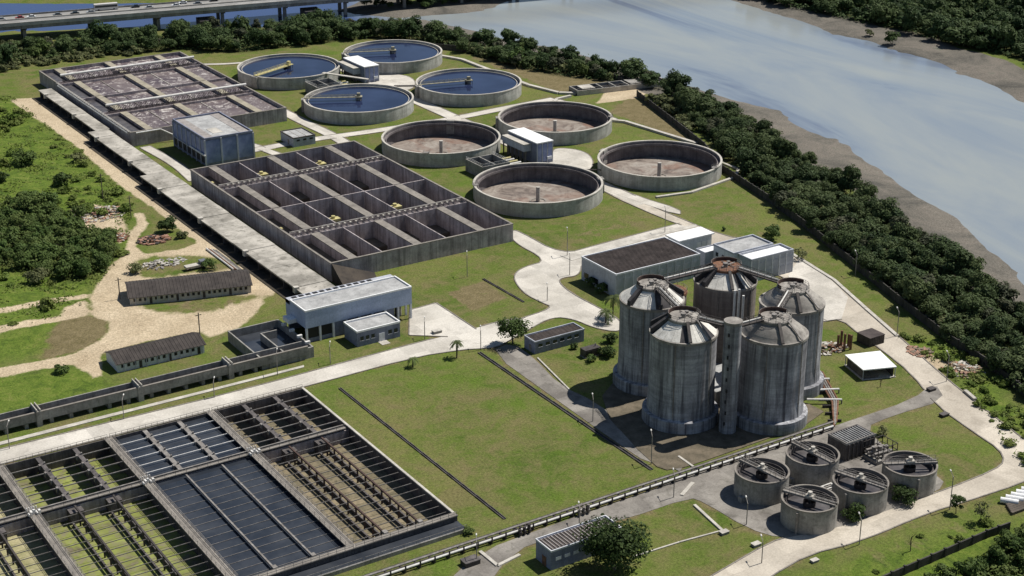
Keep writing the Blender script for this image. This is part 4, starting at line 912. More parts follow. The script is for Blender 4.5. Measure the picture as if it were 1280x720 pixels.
# ------------------------------------------------------------------ rectangular settling tanks in the foreground
T, FL = 2.0, -2.1
FC = -2.3
xs = [-101.2, -127.1, -153.9, -180.6, -207.0]
YN, YC, YS = -56.1, -82.3, -133.6
labels = ['empty settling tank with tan floor and steel rails, bordering the lawn', 'settling tank full of dark blue water between the empty tanks', 'empty settling tank with green algae floor and dark posts beside the water-filled one', 'algae-floored settling tank cut off by the picture corner, furthest from the lawn']
for k in range(4):
    xr, xl = xs[k], xs[k + 1]; w_ = xr - xl
    t = thing('settling_tank', labels[k], 'settling tank', ((xr + xl) / 2, -95, 0), 'rectangular settling tanks')
    bd = lambda nm, a, mat: MB().box(*a).build(nm, mat, t)
    # side walls: every tank owns the wall on its far (+X) side; the last also the near one
    bd('wall', (xr - .35, xr, YS, YN, FC - .3, T - .3), 'concrete_dark')
    if k == 3: bd('wall', (xl, xl + .35, YS, YN, FC - .3, T - .3), 'concrete_dark')
    if k: bd('walkway', (xr - 1.1, xr + .9, YS + .01, YN + .2, T - .297, T), 'walkway')
    else: bd('kerb', (xr - .45, xr + .15, YS + .01, YN + .2, T - .297, T + .02), 'concrete_pale')
    xi0, xi1 = xl + (.36 if k == 3 else .004), xr - .36
    bd('end_wall', (xi0, xi1, YN - .4, YN, FC - .3, T - .1), 'concrete_dark'); bd('end_wall', (xi0, xi1, YS, YS + .4, FL - .3, T - .1), 'concrete_dark')
    bd('cross_wall', (xi0, xi1, YC - .25, YC + .05, FL - .3, T - .9), 'basin_wall'); bd('cross_wall', (xi0, xi1, YC + 1.4, YC + 1.7, FC - .3, T - .9), 'basin_wall')
    bd('cross_walkway', (xi0 + 1.0, xi1 - .8, YC - .5, YC + .7, T - .35, T - .12), 'walkway'); bd('cross_pipe', (xi0 + 1.0, xi1 - .8, YC + 1.0, YC + 1.5, T - .45, T + .05), 'steel')
    full = k == 1
    fm = ['tan_floor', None, 'algae_floor', 'stripe_floor'][k]
    if full:
        bd('water', (xi0, xi1, YS + .41, YC - .26, FL, T - 1.0), 'settling_water'); bd('water', (xi0, xi1, YC + 1.71, YN - .41, FL, T - 1.0), 'settling_water')
    else:
        bd('floor', (xi0, xi1, YS + .41, YC - .26, FL - .2, FL), fm); bd('floor', (xi0, xi1, YC + 1.71, YN - .41, FC - .2, FC), fm)
    px1, px2 = xl + w_ / 3 + .1, xl + 2 * w_ / 3 + .2
    for i, x in enumerate((px1, px2)):
        # front chambers: divider beams with brackets
        bd('divider', (x - .55, x + .55, YC + 1.8, YN - .45, T - .75, T - .25), 'concrete_dark' if not full else 'steel')
        if not full: bd('divider_wall', (x - .15, x + .15, YC + 1.8, YN - .45, FC, T - .76), 'concrete_dark')
        g = MB()
        for q in range(5): yy = YC + 4 + q * 4.3; g.box(x - 1.0, x - .56, yy, yy + .9, T - 1.3, T - .1); g.box(x + .3, x + .6, yy + .4, yy + .9, T - .24, T + .25)
        g.build('bracket', 'steel', t).__setitem__('kind', 'stuff')
        # long tank: rail beam on posts
        rb = bd('rail_beam', (x - .2, x + .2, YS + 1.5, YC - 1.4, T - .55, T - .15), 'steel' if full else 'rust_dark' if k == 0 else 'steel_dark')
        if not full:
            for q in range(12):
                yy = YS + 3 + q * 4.0; bd('rail_post', (x - .17, x + .17, yy - .17, yy + .17, FL, T - .56), 'rust_dark' if k == 0 else 'steel_dark')
            bd('floor_rail', (x + 1.0, x + 1.4, YS + 1.5, YC - 3.4, FL, FL + .9), 'concrete_dark'); bd('floor_rail', (x - 1.5, x - 1.1, YS + 1.5, YC - 3.4, FL, FL + .7), 'concrete_dark')
            bd('head_block', (x - 1.6, x + 1.6, YC - 2.9, YC - .3, FL, T - 1.2), 'concrete_dark')
        bd('drive_box', (x - .5, x + .5, YS + .5, YS + 1.8, T - .4, T + .3), 'steel')
    # cross beams
    for q in range(5):
        yy = YC + 4.6 + q * 4.25
        bd('cross_beam', (xi0 + .8, xi1 - .7, yy - .1, yy + .1, T - .5, T - .26), 'pipe_white' if full else 'steel')
    nb = 15
    for q in range(nb):
        yy = YS + 2.6 + q * (YC - YS - 4) / nb
        z = T - .9 if full else T - .62
        bd('flight_bar', (xi0 + .3, xi1 - .3, yy - .05, yy + .05, z - .18, z + (.012 if full else 0)), 'steel' if full else 'steel')
    # near end: wide walkway, lower effluent channel
    bd('end_walkway', (xl + .01, xr - .01, YS - 1.3, YS + .4, T - .09, T + .16), 'walkway')
    bd('channel_wall', (xl + .01, xr - .01, YS - 1.0, YS - .02, -.2, T - .1), 'concrete_dark')
    bd('channel_wall', (xl + .01, xr - .01, YS - 5.6, YS - 5.2, -.2, 1.0), 'concrete'); bd('channel_water', (xl + .012, xr - .012, YS - 5.19, YS - 1.01, -.2, .55), 'settling_water')
    r = MB(); rail(r, (xl + .3, YN - .1, T - .1), (xr - .3, YN - .1, T - .1), 1.1, 1.5, .05); rail(r, (xl + .3, YS - 1.2, T + .16), (xr - .3, YS - 1.2, T + .16), 1.0, 2, .05); rail(r, (xl + 1.5, YC - .4, T - .12), (xr - 1.2, YC - .4, T - .12), 1.0, 2.5, .05)
    if k: rail(r, (xr - 1.0, YS + 1, T), (xr - 1.0, YN - 1, T), 1.0, 2.5, .05); rail(r, (xr + .8, YS + 1, T), (xr + .8, YN - 1, T), 1.0, 2.5, .05)
    rail(r, (xl + .3, YS - 5.4, 1.0), (xr - .3, YS - 5.4, 1.0), .9, 3, .05)
    r.build('railing', 'steel', t)
    if k:
        g = MB()
        for q in range(5): g.box(xr - 1.4 + .6 * q, xr - .95 + .6 * q, YC - 1.4 + .3 * (q % 3), YC - .3 + .3 * (q % 2), T + .01, T + .5 + .3 * (q % 3)); g.tube((xr - 1.2 + .55 * q, YC + .9, T), (xr - 1.2 + .55 * q, YC + .9, T + 1.1), .14, 6)
        g.build('valve_cluster', 'pipe_white', t).__setitem__('kind', 'stuff')

# ------------------------------------------------------------------ sludge digesters
DC, DR = (-9.2, -114.4), 18.7
def digester(label, pos, panels, body, cap):
    cx, cy = pos
    t = thing('sludge_digester', label, 'silo', (cx, cy, 0), 'five tall sludge digesters')
    R_, Zr, Zc, rc = 8.35, 24.1, 27.9, 3.9
    MB().lathe([(9.7, -.3), (9.7, 3.1), (9.3, 3.3), (8.4, 3.3)], 48, cx, cy).build('base_ring', 'silo_wall', t)
    MB().lathe([(8.6, 3.3), (R_, 7.5), (R_, Zr - .6)], 64, cx, cy).build('body', body, t, True)
    MB().lathe([(R_, Zr - .6), (R_ + .22, Zr - .5), (R_ + .22, Zr + .15), (R_ - .3, Zr + .18)], 64, cx, cy).build('rim_band', 'silo_tan', t)
    n = 24 if panels else 0
    if not panels: MB().lathe([(R_ - .25, Zr + .1), (7.2, Zr + 1.1), (7.15, Zr + 1.25), (5.6, Zr + 2.4), (5.5, Zr + 2.55), (rc, Zc - .4)], 48, cx, cy).build('cone_roof', 'silo_tan', t, True)
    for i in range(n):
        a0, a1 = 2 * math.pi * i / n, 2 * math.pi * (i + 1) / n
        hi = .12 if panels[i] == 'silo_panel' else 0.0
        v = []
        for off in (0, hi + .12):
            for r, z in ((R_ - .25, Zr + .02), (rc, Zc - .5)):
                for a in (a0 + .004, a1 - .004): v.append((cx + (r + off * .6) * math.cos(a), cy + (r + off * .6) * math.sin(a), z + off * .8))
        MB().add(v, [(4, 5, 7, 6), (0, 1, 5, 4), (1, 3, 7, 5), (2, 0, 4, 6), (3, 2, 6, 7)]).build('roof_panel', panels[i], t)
        if panels[i] == 'silo_rib_shade' and i % 2 == 0:
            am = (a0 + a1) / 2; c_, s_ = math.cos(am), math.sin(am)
            MB().beam((cx + (R_ + .1) * c_, cy + (R_ + .1) * s_, Zr + 1.5), (cx + rc * c_, cy + rc * s_, Zc + .75), 1.1, 1.3).build('roof_rib', 'silo_rib_shade', t)
    MB().lathe([(rc + .35, Zc - .7), (rc + .35, Zc + .1), (rc + .15, Zc + .3), (.01, Zc + .35)], 40, cx, cy).build('cap', cap, t)
    MB().lathe([(rc + .1, Zc + .3), (rc + .1, Zc + 1.25), (rc - .1, Zc + 1.25), (rc - .1, Zc + .3)], 40, cx, cy, math.radians(5), math.radians(175)).build('cap_parapet', 'rust_dark', t)
    q = MB(); q.cyl(cx - .8, cy - .6, Zc + .3, Zc + 1.4, .7, 12).cyl(cx + 1.4, cy + .8, Zc + .3, Zc + 1.0, .5, 10).tube((cx - 2.4, cy - 1, Zc + .8), (cx + 2.6, cy - .4, Zc + .8), .18, 6).tube((cx + .6, cy - 2.6, Zc + .6), (cx + .6, cy + 2.6, Zc + .6), .16, 6)
    q.build('gas_valve', 'steel', t)
    r = MB()
    for i in range(14):
        a = 2 * math.pi * i / 14; p = (cx + (rc + .2) * math.cos(a), cy + (rc + .2) * math.sin(a)); p2 = (cx + (rc + .2) * math.cos(a + 2 * math.pi / 14), cy + (rc + .2) * math.sin(a + 2 * math.pi / 14))
        r.tube((*p, Zc + .1), (*p, Zc + 1.3), .06, 4)
        for z in (.8, 1.3): r.tube((*p, Zc + z), (*p2, Zc + z), .05, 4)
    r.build('cap_railing', 'steel', t)
    # stair strip on the slope towards the camera side, outflow pipes down the wall
    for da, wd in ((-1.35, .75), (0.5, .6)):
        a = -math.pi / 2 + da * .35; c_, s_ = math.cos(a), math.sin(a)
        MB().beam((cx + (R_ + .4) * c_, cy + (R_ + .4) * s_, Zr + .7), (cx + (rc + .3) * c_, cy + (rc + .3) * s_, Zc + .5), wd, .3).build('stair', 'steel_dark' if da < 0 else 'steel', t)
    for da in (-.9, .25, 2.4):
        a = -math.pi / 2 + da; MB().tube((cx + (R_ + .16) * math.cos(a), cy + (R_ + .16) * math.sin(a), 3), (cx + (R_ + .16) * math.cos(a), cy + (R_ + .16) * math.sin(a), Zr + .2), .13, 6).build('down_pipe', 'steel', t)
    return (cx, cy)
W_, S_, N_ = 'silo_panel', 'silo_rib_shade', 'silo_tan'
def sect(dark, base=W_): return [S_ if any(a <= (i * 15 + 7.5) % 360 < c_ for a, c_ in dark) else base for i in range(24)]  # dark: angle ranges where roof shade is painted as darker panels
pln = None
A = lambda d: math.radians(d)
D2 = digester('digester tower with tan cone roof and pipe deck, beside the round thickeners and pipe rack', (-8.2, -132.8), pln, 'silo_wall', 'silo_tan')
D5 = digester('digester tower with dark tan cone roof standing next to the lawn with steel scrap', (8.9, -120.4), pln, 'silo_wall', 'silo_tan')
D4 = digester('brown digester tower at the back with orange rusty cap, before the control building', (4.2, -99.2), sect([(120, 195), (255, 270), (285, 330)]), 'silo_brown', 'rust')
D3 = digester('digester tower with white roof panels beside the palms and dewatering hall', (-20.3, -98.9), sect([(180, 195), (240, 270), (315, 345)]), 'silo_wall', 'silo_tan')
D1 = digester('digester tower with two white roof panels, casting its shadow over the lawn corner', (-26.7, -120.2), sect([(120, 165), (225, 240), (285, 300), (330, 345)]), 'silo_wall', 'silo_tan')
t = thing('stair_tower', 'slim round concrete stair tower standing between the two nearest digesters', 'tower', (DC[0] + 21.8 * math.cos(A(236)), DC[1] + 21.8 * math.sin(A(236)), 0))
tx, ty = t.location[0], t.location[1]
MB().lathe([(2.15, -.3), (2.15, 29.6)], 32, tx, ty).build('shaft', 'silo_wall', t, True)
MB().lathe([(2.3, 29.4), (2.3, 30.1), (.01, 30.3)], 32, tx, ty).build('cap', 'silo_tan', t)
for i in range(9):
    a = math.radians(205 + 5 * (i % 2)); x, yy, z = tx + 2.13 * math.cos(a), ty + 2.13 * math.sin(a), 2.5 + i * 3
    MB().box(x - .18, x + .18, yy - .18, yy + .18, z, z + .9).build('window', 'dark_opening', t)
t = thing('brown_gas_tank', 'lower round tank with flat brown top in the gap behind the digesters', 'tank', (DC[0] - .6, DC[1] + 20.6, 0))
tx2, ty2 = t.location[0], t.location[1]
MB().lathe([(4.1, -.3), (4.1, 22.0)], 40, tx2, ty2).build('body', 'silo_brown', t, True); MB().lathe([(4.3, 21.6), (4.3, 22.3), (.01, 22.5)], 40, tx2, ty2).build('top', 'rust', t)
r = MB()
for i in range(12):
    a = i * math.pi / 6; r.tube((tx2 + 4.2 * math.cos(a), ty2 + 4.2 * math.sin(a), 22), (tx2 + 4.2 * math.cos(a), ty2 + 4.2 * math.sin(a), 23.2), .07, 4); r.tube((tx2 + 4.2 * math.cos(a), ty2 + 4.2 * math.sin(a), 23.2), (tx2 + 4.2 * math.cos(a + math.pi / 6), ty2 + 4.2 * math.sin(a + math.pi / 6), 23.2), .05, 4)
r.build('railing', 'steel', t)
def footbridge(a, c_, label, z=28.4, ra=4.1, rb=4.1):
    a, c_ = Vector((*a, z)), Vector((*c_, z)); d = (c_ - a).normalized(); p0, p1 = a + d * ra, c_ - d * rb
    t = thing('footbridge', label, 'footbridge', tuple(p0), 'footbridges between the digester tops'); ORG[t.name] = tuple(p0)
    n = Vector((-d.y, d.x, 0))
    MB().beam(p0, p1, 1.5, .35).build('deck', 'steel_dark', t)
    for s_ in (-.7, .7):
        r = MB(); rail(r, p0 + n * s_, p1 + n * s_, 1.15, 2, .07); r.build('railing', 'steel_dark' if s_ > 0 else 'steel', t)
    MB().tube(p0 + n * .45 + Vector((0, 0, .25)), p1 + n * .45 + Vector((0, 0, .25)), .2, 6).build('gas_pipe', 'pipe_white', t)
footbridge(D3, D4, 'steel footbridge between the digester beside the palms and the rusty-capped one')
footbridge(D4, D5, 'steel footbridge between the rusty-capped digester and the one by the scrap lawn')
footbridge(D3, D1, 'steel footbridge between the two digesters with white roof panels')
footbridge(D1, (tx, ty), 'steel footbridge from the white-panelled digester to the stair tower', rb=2.2)
footbridge((tx, ty), D2, 'steel footbridge from the stair tower to the tan-roofed digester', ra=2.2)
footbridge(D2, D5, 'rusty footbridge between the two tan-roofed digesters')
# pipe columns in the middle of the digester ring
t = thing('pipe_columns', 'tall pale pipes rising between the digester towers', 'pipes', (DC[0] + 5, DC[1] - 2, 0))
for i, (dx, dy, h) in enumerate(((5.0, 1.5, 27.5), (6.0, 1.0, 27.8), (7.0, .4, 26.0), (2.0, -4, 22), (3, -4.4, 21.5), (4, -4.8, 22))):
    MB().tube((DC[0] + dx, DC[1] + dy, 0), (DC[0] + dx, DC[1] + dy, h), .32, 8).build('pipe', 'pipe_white' if i < 3 else 'steel_dark', t)
t = thing('digester_plant_room', 'low concrete plant room glimpsed between the bases of the digesters', 'building', (DC[0], DC[1], 0))
MB().box(DC[0] - 6, DC[0] + 6, DC[1] - 6, DC[1] + 6, -.2, 4.2).build('wall', 'concrete', t); MB().box(DC[0] - 6.3, DC[0] + 6.3, DC[1] - 6.3, DC[1] + 6.3, 4.203, 4.5).build('roof', 'roof_grey', t)
for i in range(4): MB().box(DC[0] - 8 + i, DC[0] - 7.3 + i, DC[1] - 12 - i, DC[1] - 11.2 - i, 0, 1.8 + .4 * i).build('cabinet', 'white_roof', t)

# ------------------------------------------------------------------ round thickeners
def thickener():
    t = thing('sludge_thickener', 'tmp', 'thickener', (0, 0, 0), 'five small round thickeners')
    R_, H = 6.25, 5.9
    MB().lathe([(R_, -.3), (R_, H)], 56).build('outer_wall', 'concrete', t, True)
    MB().lathe([(R_ + .12, H - .3), (R_ + .12, H + .03), (R_ - .33, H + .03), (R_ - .33, H - 1.9)], 56).build('rim', 'walkway', t)
    MB().lathe([(R_ - .33, H - .9), (R_ - .95, H - .9), (R_ - .95, H - .55), (R_ - 1.1, H - .55), (R_ - 1.1, H - 1.9)], 56).build('weir_ring', 'concrete_dark', t)
    MB().disc(R_ - .3, H - 1.75, 56).build('sludge_surface', 'sludge_water', t)
    MB().box(-R_ - .1, R_ + .1, -.75, -.35, H + .04, H + .5).build('bridge_beam', 'steel', t); MB().box(-R_ - .1, R_ + .1, .35, .75, H + .04, H + .5).build('bridge_beam', 'steel', t)
    MB().box(-R_ - .1, 1.5, -.34, .34, H + .3, H + .42).build('bridge_deck', 'walkway', t)
    r = MB(); rail(r, (-R_, -.75, H + .5), (R_, -.75, H + .5), 1, 1.5, .05); rail(r, (-R_, .75, H + .5), (R_, .75, H + .5), 1, 1.5, .05); r.build('bridge_railing', 'steel', t)
    q = MB().box(-.9, .9, -.9, .9, H + .51, H + .9).cyl(0, 0, H + .9, H + 1.7, .5, 12); q.build('drive_unit', 'concrete_pale', t)
    MB().cyl(0, 0, 1.5, H + .04, .3, 10).build('drive_shaft', 'steel_dark', t); MB().lathe([(1.4, H - 2.2), (1.4, H - .6)], 24).build('feed_well', 'steel_dark', t)
    MB().tube((0, -R_ - .45, -.1), (0, -R_ - .45, H - .6), .28, 8).build('outlet_pipe', 'steel', t); MB().box(-.6, .6, R_ - .1, R_ + 1.0, -.1, 1.4).build('valve_box', 'concrete', t)
    return t
th = thickener()
for i, (x, y, a, lab) in enumerate(((-35.0, -160.8, 98, 'round thickener standing alone nearest the big lawn and pipe rack'), (-19.4, -160.8, 94, 'round thickener between the pipe rack and the slatted-roof house'), (-34.7, -176.5, -66, 'round thickener with dark blue water at the road bend, nearest the camera'), (-19.3, -176.6, -72, 'middle round thickener beside the road with a bush at its foot'), (-3.9, -176.9, -28, 'round thickener at the end of the row towards the bright lawn'))):
    o = th if i == 0 else copy_tree(th)
    o.location = (x, y, 0); o.rotation_euler = (0, 0, math.radians(a)); o['label'] = lab
t = thing('thickener_pipework', 'low pipes and valves on the ground between the round thickeners', 'pipes', (-27, -168.5, 0))
for i in range(4): MB().tube((-34 + i * .2, -167.2 - i * .8, .7), (-19, -167.2 - i * .8, .7), .2, 6).build('pipe', 'steel' if i % 2 else 'pipe_white', t)
for i in range(6): MB().tube((-33 + i * 2.6, -171.5, .6), (-33 + i * 2.6, -166, .6), .18, 6).build('pipe', 'steel', t)
for i in range(5): MB().cyl(-32 + i * 3, -168.6, 0, 1.5, .35, 8).build('valve', 'pipe_white', t)

# ------------------------------------------------------------------ pipe rack along the service road
t = thing('pipe_rack', 'long low rack of white pipes on brackets along the lawn edge and digesters', 'pipe rack', (-60, -145.2, 0))
x = -150.0; k = 0
while x < 1.0:
    MB().box(x - .15, x + .15, -146.6, -143.9, -.1, .6).build('bracket', 'steel_dark', t); MB().box(x - .14, x + .14, -146.75, -146.5, .603, 2.0).build('upright', 'steel_dark', t)
    x += 3.6
for i, (yy, z, r_, m_) in enumerate(((-146.2, 1.0, .26, 'pipe_white'), (-145.5, .9, .24, 'steel_dark'), (-144.9, 1.3, .26, 'steel'), (-144.1, .95, .26, 'steel_dark'))):
    MB().tube((-152, yy, z), (1.4 + .6 * i, yy, z), r_, 8).build('pipe', m_, t)
for i in range(4):
    xx = 1.6 + i * .7
    MB().tube((xx, -146.3 + .5 * i, 1.0), (xx + 9.0, -136, 1.0), .26, 8).tube((xx + 9.0, -136, 1.0), (xx + 17.5, -121 , 1.0), .26, 8).tube((xx + 17.5, -121, 1.0), (xx + 14, -114, 1.0), .26, 8).build('pipe', 'rust' if i in (0, 3) else 'steel', t)
for i in range(7):
    q = Vector((3.4, -145, 0)).lerp(Vector((19.5, -121, 0)), (i + .5) / 7); MB().beam((q.x - 1.4, q.y + .9, .75), (q.x + 1.6, q.y - .9, .75), .3, .8).build('bracket', 'steel_dark', t)
for i, (x, lab) in enumerate(((-92.5, 0), (-76.5, 0))):
    m = MB()
    for q in range(3): m.cyl(x + q * 1.2, -146.9, 0, 1.7 + .3 * q, .35, 8); m.tube((x + q * 1.2, -147.6, 1.0), (x + q * 1.2, -144, 1.0), .3, 8)
    m.build('valve_group', 'walkway' if i else 'steel_dark', t)
for i, (xa, ya, xb, yb) in enumerate(((8, -126.5, 17.3, -131.5), (11, -120, 19.5, -125.5), (6, -131.5, 13.5, -136.5))):
    t = thing('branch_pipe', ('pale branch pipe between the tan-roofed digesters and the pipe rack', 'upper branch pipe crossing grass beside the outermost digester', 'lowest branch pipe joining the rack beside the outermost digester')[i], 'pipe', (xa, ya, 0))
    MB().tube((xa, ya, 1.2), (xb, yb, 1.2), .3, 8).build('pipe', 'pipe_white', t); MB().tube((xb, yb, 0), (xb, yb, 1.2), .2, 6).build('post', 'steel', t)

# ------------------------------------------------------------------ lawn kerbs, drains
def ditch(name, label, a, c_, wd=.55):
    t = thing(name, label, 'drain', (a[0], a[1], 0)); d = (Vector(c_) - Vector(a)); n = int(d.length / 6)
    u = Vector((-d.y, d.x)).normalized()
    src = None
    for s_ in (-1, 1):
        for i in range(n):
            p0 = Vector(a) + d * (i / n) + u * s_ * wd / 2; p1 = Vector(a) + d * ((i + .985) / n) + u * s_ * wd / 2
            MB().beam((p0.x, p0.y, .32), (p1.x, p1.y, .22), .16, .4).build('kerb_block', 'concrete_dark', t)
    MB().beam((*a, .075), (*c_, .075), wd - .18, .1).build('bed', 'dark_opening', t)
ditch('lawn_drain', 'dark open drain across the lawn parallel to the settling tanks', (-91.6, -58), (-91.4, -139))
ditch('lawn_drain', 'dark open drain between the big lawn and the digester road', (-48.6, -58.5), (-49.6, -138.5), .8)
ditch('lawn_drain', 'short drain on the grass beside the worn concrete pad near the curved road', P2(604, 349), P2(655, 378), .5)


# ------------------------------------------------------------------ dark perimeter wall in panels and piers
def wall_run(label, pts, H=2.6, th=.35, L=4.6):
    t = thing('perimeter_wall', label, 'wall', (pts[0][0], pts[0][1], 0))
    pn = MB().box(0, L - .36, -th / 2, th / 2, -.4, H).build('wall_panel', 'boundary_wall', t); pr = MB().box(-.2, .2, -th * .8, th * .8, -.4, H + .25).build('pier', 'boundary_wall', t)
    first = True; o0 = ORG[t.name]
    for me_ in (pn.data, pr.data):
        for v in me_.vertices: v.co.x += o0[0]; v.co.y += o0[1]; v.co.z += o0[2]
    for a, c_ in zip(pts[:-1], pts[1:]):
        a, c_ = Vector(a), Vector(c_); d = c_ - a; n = max(1, round(d.length / L)); ang = math.atan2(d.y, d.x); sc = d.length / n / L
        for i in range(n):
            p = a + d * (i / n); p2 = p + d.normalized() * .18
            for src, q in ((pn, p2), (pr, p)):
                o = src if first else child_like(src, t, (0, 0, 0))
                o.location = (q.x - o0[0], q.y - o0[1], 0); o.rotation_euler = (0, 0, ang); o.scale = (sc if src is pn else 1, 1, 1)
            first = False
    return t
wall_run('dark concrete perimeter wall between the plant and the riverside mangroves', [(150.6, 134), (138.5, 96), (126.1, 58.1), (113.6, 32.4), (107.7, 8.4), (104.9, -3.5), (97.8, -28.7), (86.6, -62.6), (75.7, -94.3), (66.2, -123.9), (62.4, -141.8), (55, -165)])
wall_run('far dark boundary wall below the trees behind the brown field', [(112, 268), (123.9, 253.6), (146.1, 222), (154, 195), (159.5, 166), (158.2, 154)])
wall_run('dark boundary wall in the bottom corner beside the dense shrubs', PP([(1080, 740), (1130, 718), (1180, 696), (1232, 673), (1262, 662)]), 2.0)

# ------------------------------------------------------------------ outfall channel and its feeder gutters
t = thing('outfall_channel', 'long concrete outfall channel with open bays at the point of the plant', 'channel', (146, 143, 0))
A0, A1 = Vector(P2(722, 120)), Vector(P2(834, 107)); d = A1 - A0; L = d.length; u = d.normalized(); v = Vector((-u.y, u.x)); Wd = 9.0
bx = lambda a0, a1, b0, b1: [tuple(A0 + u * a + v * b_) for a, b_ in ((a0, b0), (a1, b0), (a1, b1), (a0, b1))]
MB().prism(bx(0, L, 0, .5), -.2, 2.2).build('wall', 'concrete_pale', t); MB().prism(bx(0, L, Wd - .5, Wd), -.2, 2.2).build('wall', 'concrete', t)
MB().prism(bx(.01, L - .01, .51, Wd - .51), -.2, .8).build('bed', 'dark_water', t)
for i in range(8): a = i * (L - .6) / 7; MB().prism(bx(a, a + .6, .51, Wd - .51), .81, 2.3).build('cross_wall', 'concrete', t)
MB().prism(bx(3, 9, 1, Wd - 2), 2.31, 2.6).build('cover_slab', 'concrete_pale', t); MB().prism(bx(L * .6, L * .6 + 5, .6, Wd - .6), 2.31, 2.55).build('cover_slab', 'concrete', t)
r = MB(); rail(r, (*bx(0, L, .2, .2)[0], 2.2), (*bx(0, L, .2, .2)[1], 2.2), 1, 3, .07); r.build('railing', 'steel', t)
def gutter(label, pts, wd=1.8, h=.9):
    t = thing('concrete_gutter', label, 'gutter', (pts[0][0], pts[0][1], 0))
    for a, c_ in zip(pts[:-1], pts[1:]):
        d = Vector(c_) - Vector(a); n = max(1, int(d.length / 8))
        for i in range(n):
            p0, p1 = Vector(a) + d * (i / n), Vector(a) + d * ((i + .99) / n); MB().beam((*p0, h), (*p1, h), wd, h + .2).build('cover_slab', 'concrete_pale', t)
gutter('pale covered gutter edging the bare brown field', [(114.5, 244), (120, 230), (120.5, 174), (124.5, 156), (132, 150)])
gutter('pale covered gutter from the outfall past the outermost empty clarifiers', [(116, 112), (122, 104), (127.0, 64)], 1.6)
gutter('pale low gutter wrapping the clarifier closest to the mangroves', [(119.5, 47), (119.8, 30), (112.5, 23.5), (88, 18.5), (74, 21)], 1.2, .6)
gutter('short pale gutter curling off the field gutter beside the outfall', [(112, 142), (118, 148), (126, 149)], 1.3)
gutter('white kerb gutter along the loop road past the control building', PP([(990, 318), (1042, 350), (1082, 386), (1122, 421)]), 1.1, .4)

gutter('pale gutter line across the foreground lawn beside the thickener pad', PP([(868, 632), (905, 666)]), .7, .35)
gutter('low pale gutter dividing the foreground lawn by the big tree', PP([(790, 697), (850, 678), (902, 664)]), .4, .25)
gutter('pair of pale kerbs crossing the service road before the thickeners', PP([(866, 604), (852, 620)]), .9, .3)
gutter('pale kerb at the foot of the pads before the digesters', PP([(848, 571), (872, 588)]), .6, .3)
gutter('pale kerbed edge of the lawn opposite the road hut', PP([(672, 448), (712, 488)]), .4, .3)
gutter('pale gutter stub beside the roadside workshop', PP([(600, 690), (622, 708), (650, 694)]), .8, .35)
t = thing('diesel_generator', 'dark boxy generator on the grass between the low hut and the digesters', 'generator', (*P2(738, 444), 0)); q = P2(738, 444)
MB().box(q[0] - 2.6, q[0] + 2.6, q[1] - 1.3, q[1] + 1.3, .3, 2.4).build('housing', 'steel_dark', t); MB().box(q[0] - 2.7, q[0] + 2.7, q[1] - 1.4, q[1] + 1.4, -.1, .29).build('plinth', 'concrete', t); MB().cyl(q[0] + 1.6, q[1], 2.4, 3.3, .15, 8).build('exhaust', 'steel', t); MB().box(q[0] - 2.2, q[0] - .4, q[1] - 1.36, q[1] - 1.301, .7, 2.0).build('grille', 'dark_opening', t)
# ------------------------------------------------------------------ road bridge with traffic
_a, _b = Vector(P2(0, 30, 9.85)), Vector(P2(320, 4.0, 9.85)); _d = (_b - _a).normalized(); BR = (_a - _d * 260, _a + _d * 420)
t = thing('highway_bridge', 'long grey concrete road bridge carrying traffic across the inlet', 'bridge', (0, 380, 0))
B0, B1 = Vector(BR[0]), Vector(BR[1]); d = (B1 - B0); LB = d.length; u = d.normalized(); v = Vector((-u.y, u.x)); ZB = 9.0; WB = 20.0
bp = lambda a, b_: tuple(B0 + u * a + v * b_)
def bpr(nm, a0, a1, b0, b1, z0, z1, mat): return MB().prism([bp(a0, b0), bp(a1, b0), bp(a1, b1), bp(a0, b1)], z0, z1).build(nm, mat, t)
# anchor: near edge passes through the surveyed points
bpr('deck', 0, LB, 0, WB, ZB - .6, ZB, 'asphalt')
nseg = int(LB / 30)
for i in range(nseg):
    a0, a1 = i * 30.0, i * 30.0 + 29.9
    bpr('girder', a0, a1, .3, 1.2, ZB - 2.6, ZB - .603, 'concrete'); bpr('girder', a0, a1, WB - 1.2, WB - .3, ZB - 2.6, ZB - .603, 'concrete'); bpr('girder', a0, a1, WB / 2 - .5, WB / 2 + .5, ZB - 2.6, ZB - .603, 'concrete')
    bpr('parapet', a0, a1, -.1, .25, ZB - .9, ZB + .85, 'concrete_pale'); bpr('parapet', a0, a1, WB - .25, WB + .1, ZB - .9, ZB + .85, 'concrete')
    bpr('median', a0, a1, WB / 2 - .25, WB / 2 + .25, ZB + .003, ZB + .7, 'concrete_pale')
for q in (WB * .27, WB * .73):
    for i in range(int(LB / 9)): bpr('lane_mark', i * 9.0, i * 9 + 3.5, q - .09, q + .09, ZB + .004, ZB + .012, 'white_paint')
for i in range(-8, 14):
    a = (Vector((-43.2, 367.0)) - B0).dot(u) + i * 33.0
    if 0 < a < LB:
        for b_ in (4.0, WB - 5.5): bpr('pier', a - .8, a + .8, b_, b_ + 1.6, -4, ZB - 3.4, 'concrete')
        bpr('pier_cap', a - 1.0, a + 1.0, 1.5, WB - 1.5, ZB - 3.397, ZB - 2.603, 'concrete_dark')
for i, xx in enumerate((259, 385)):
    a = (Vector(P2(xx, 31 if i == 0 else 17)) - B0).dot(u); bpr('pier_base', a - 4.5, a + 4.5, -1.5, 9, -4, 3.2 if i == 0 else 3.6, 'concrete_dark')
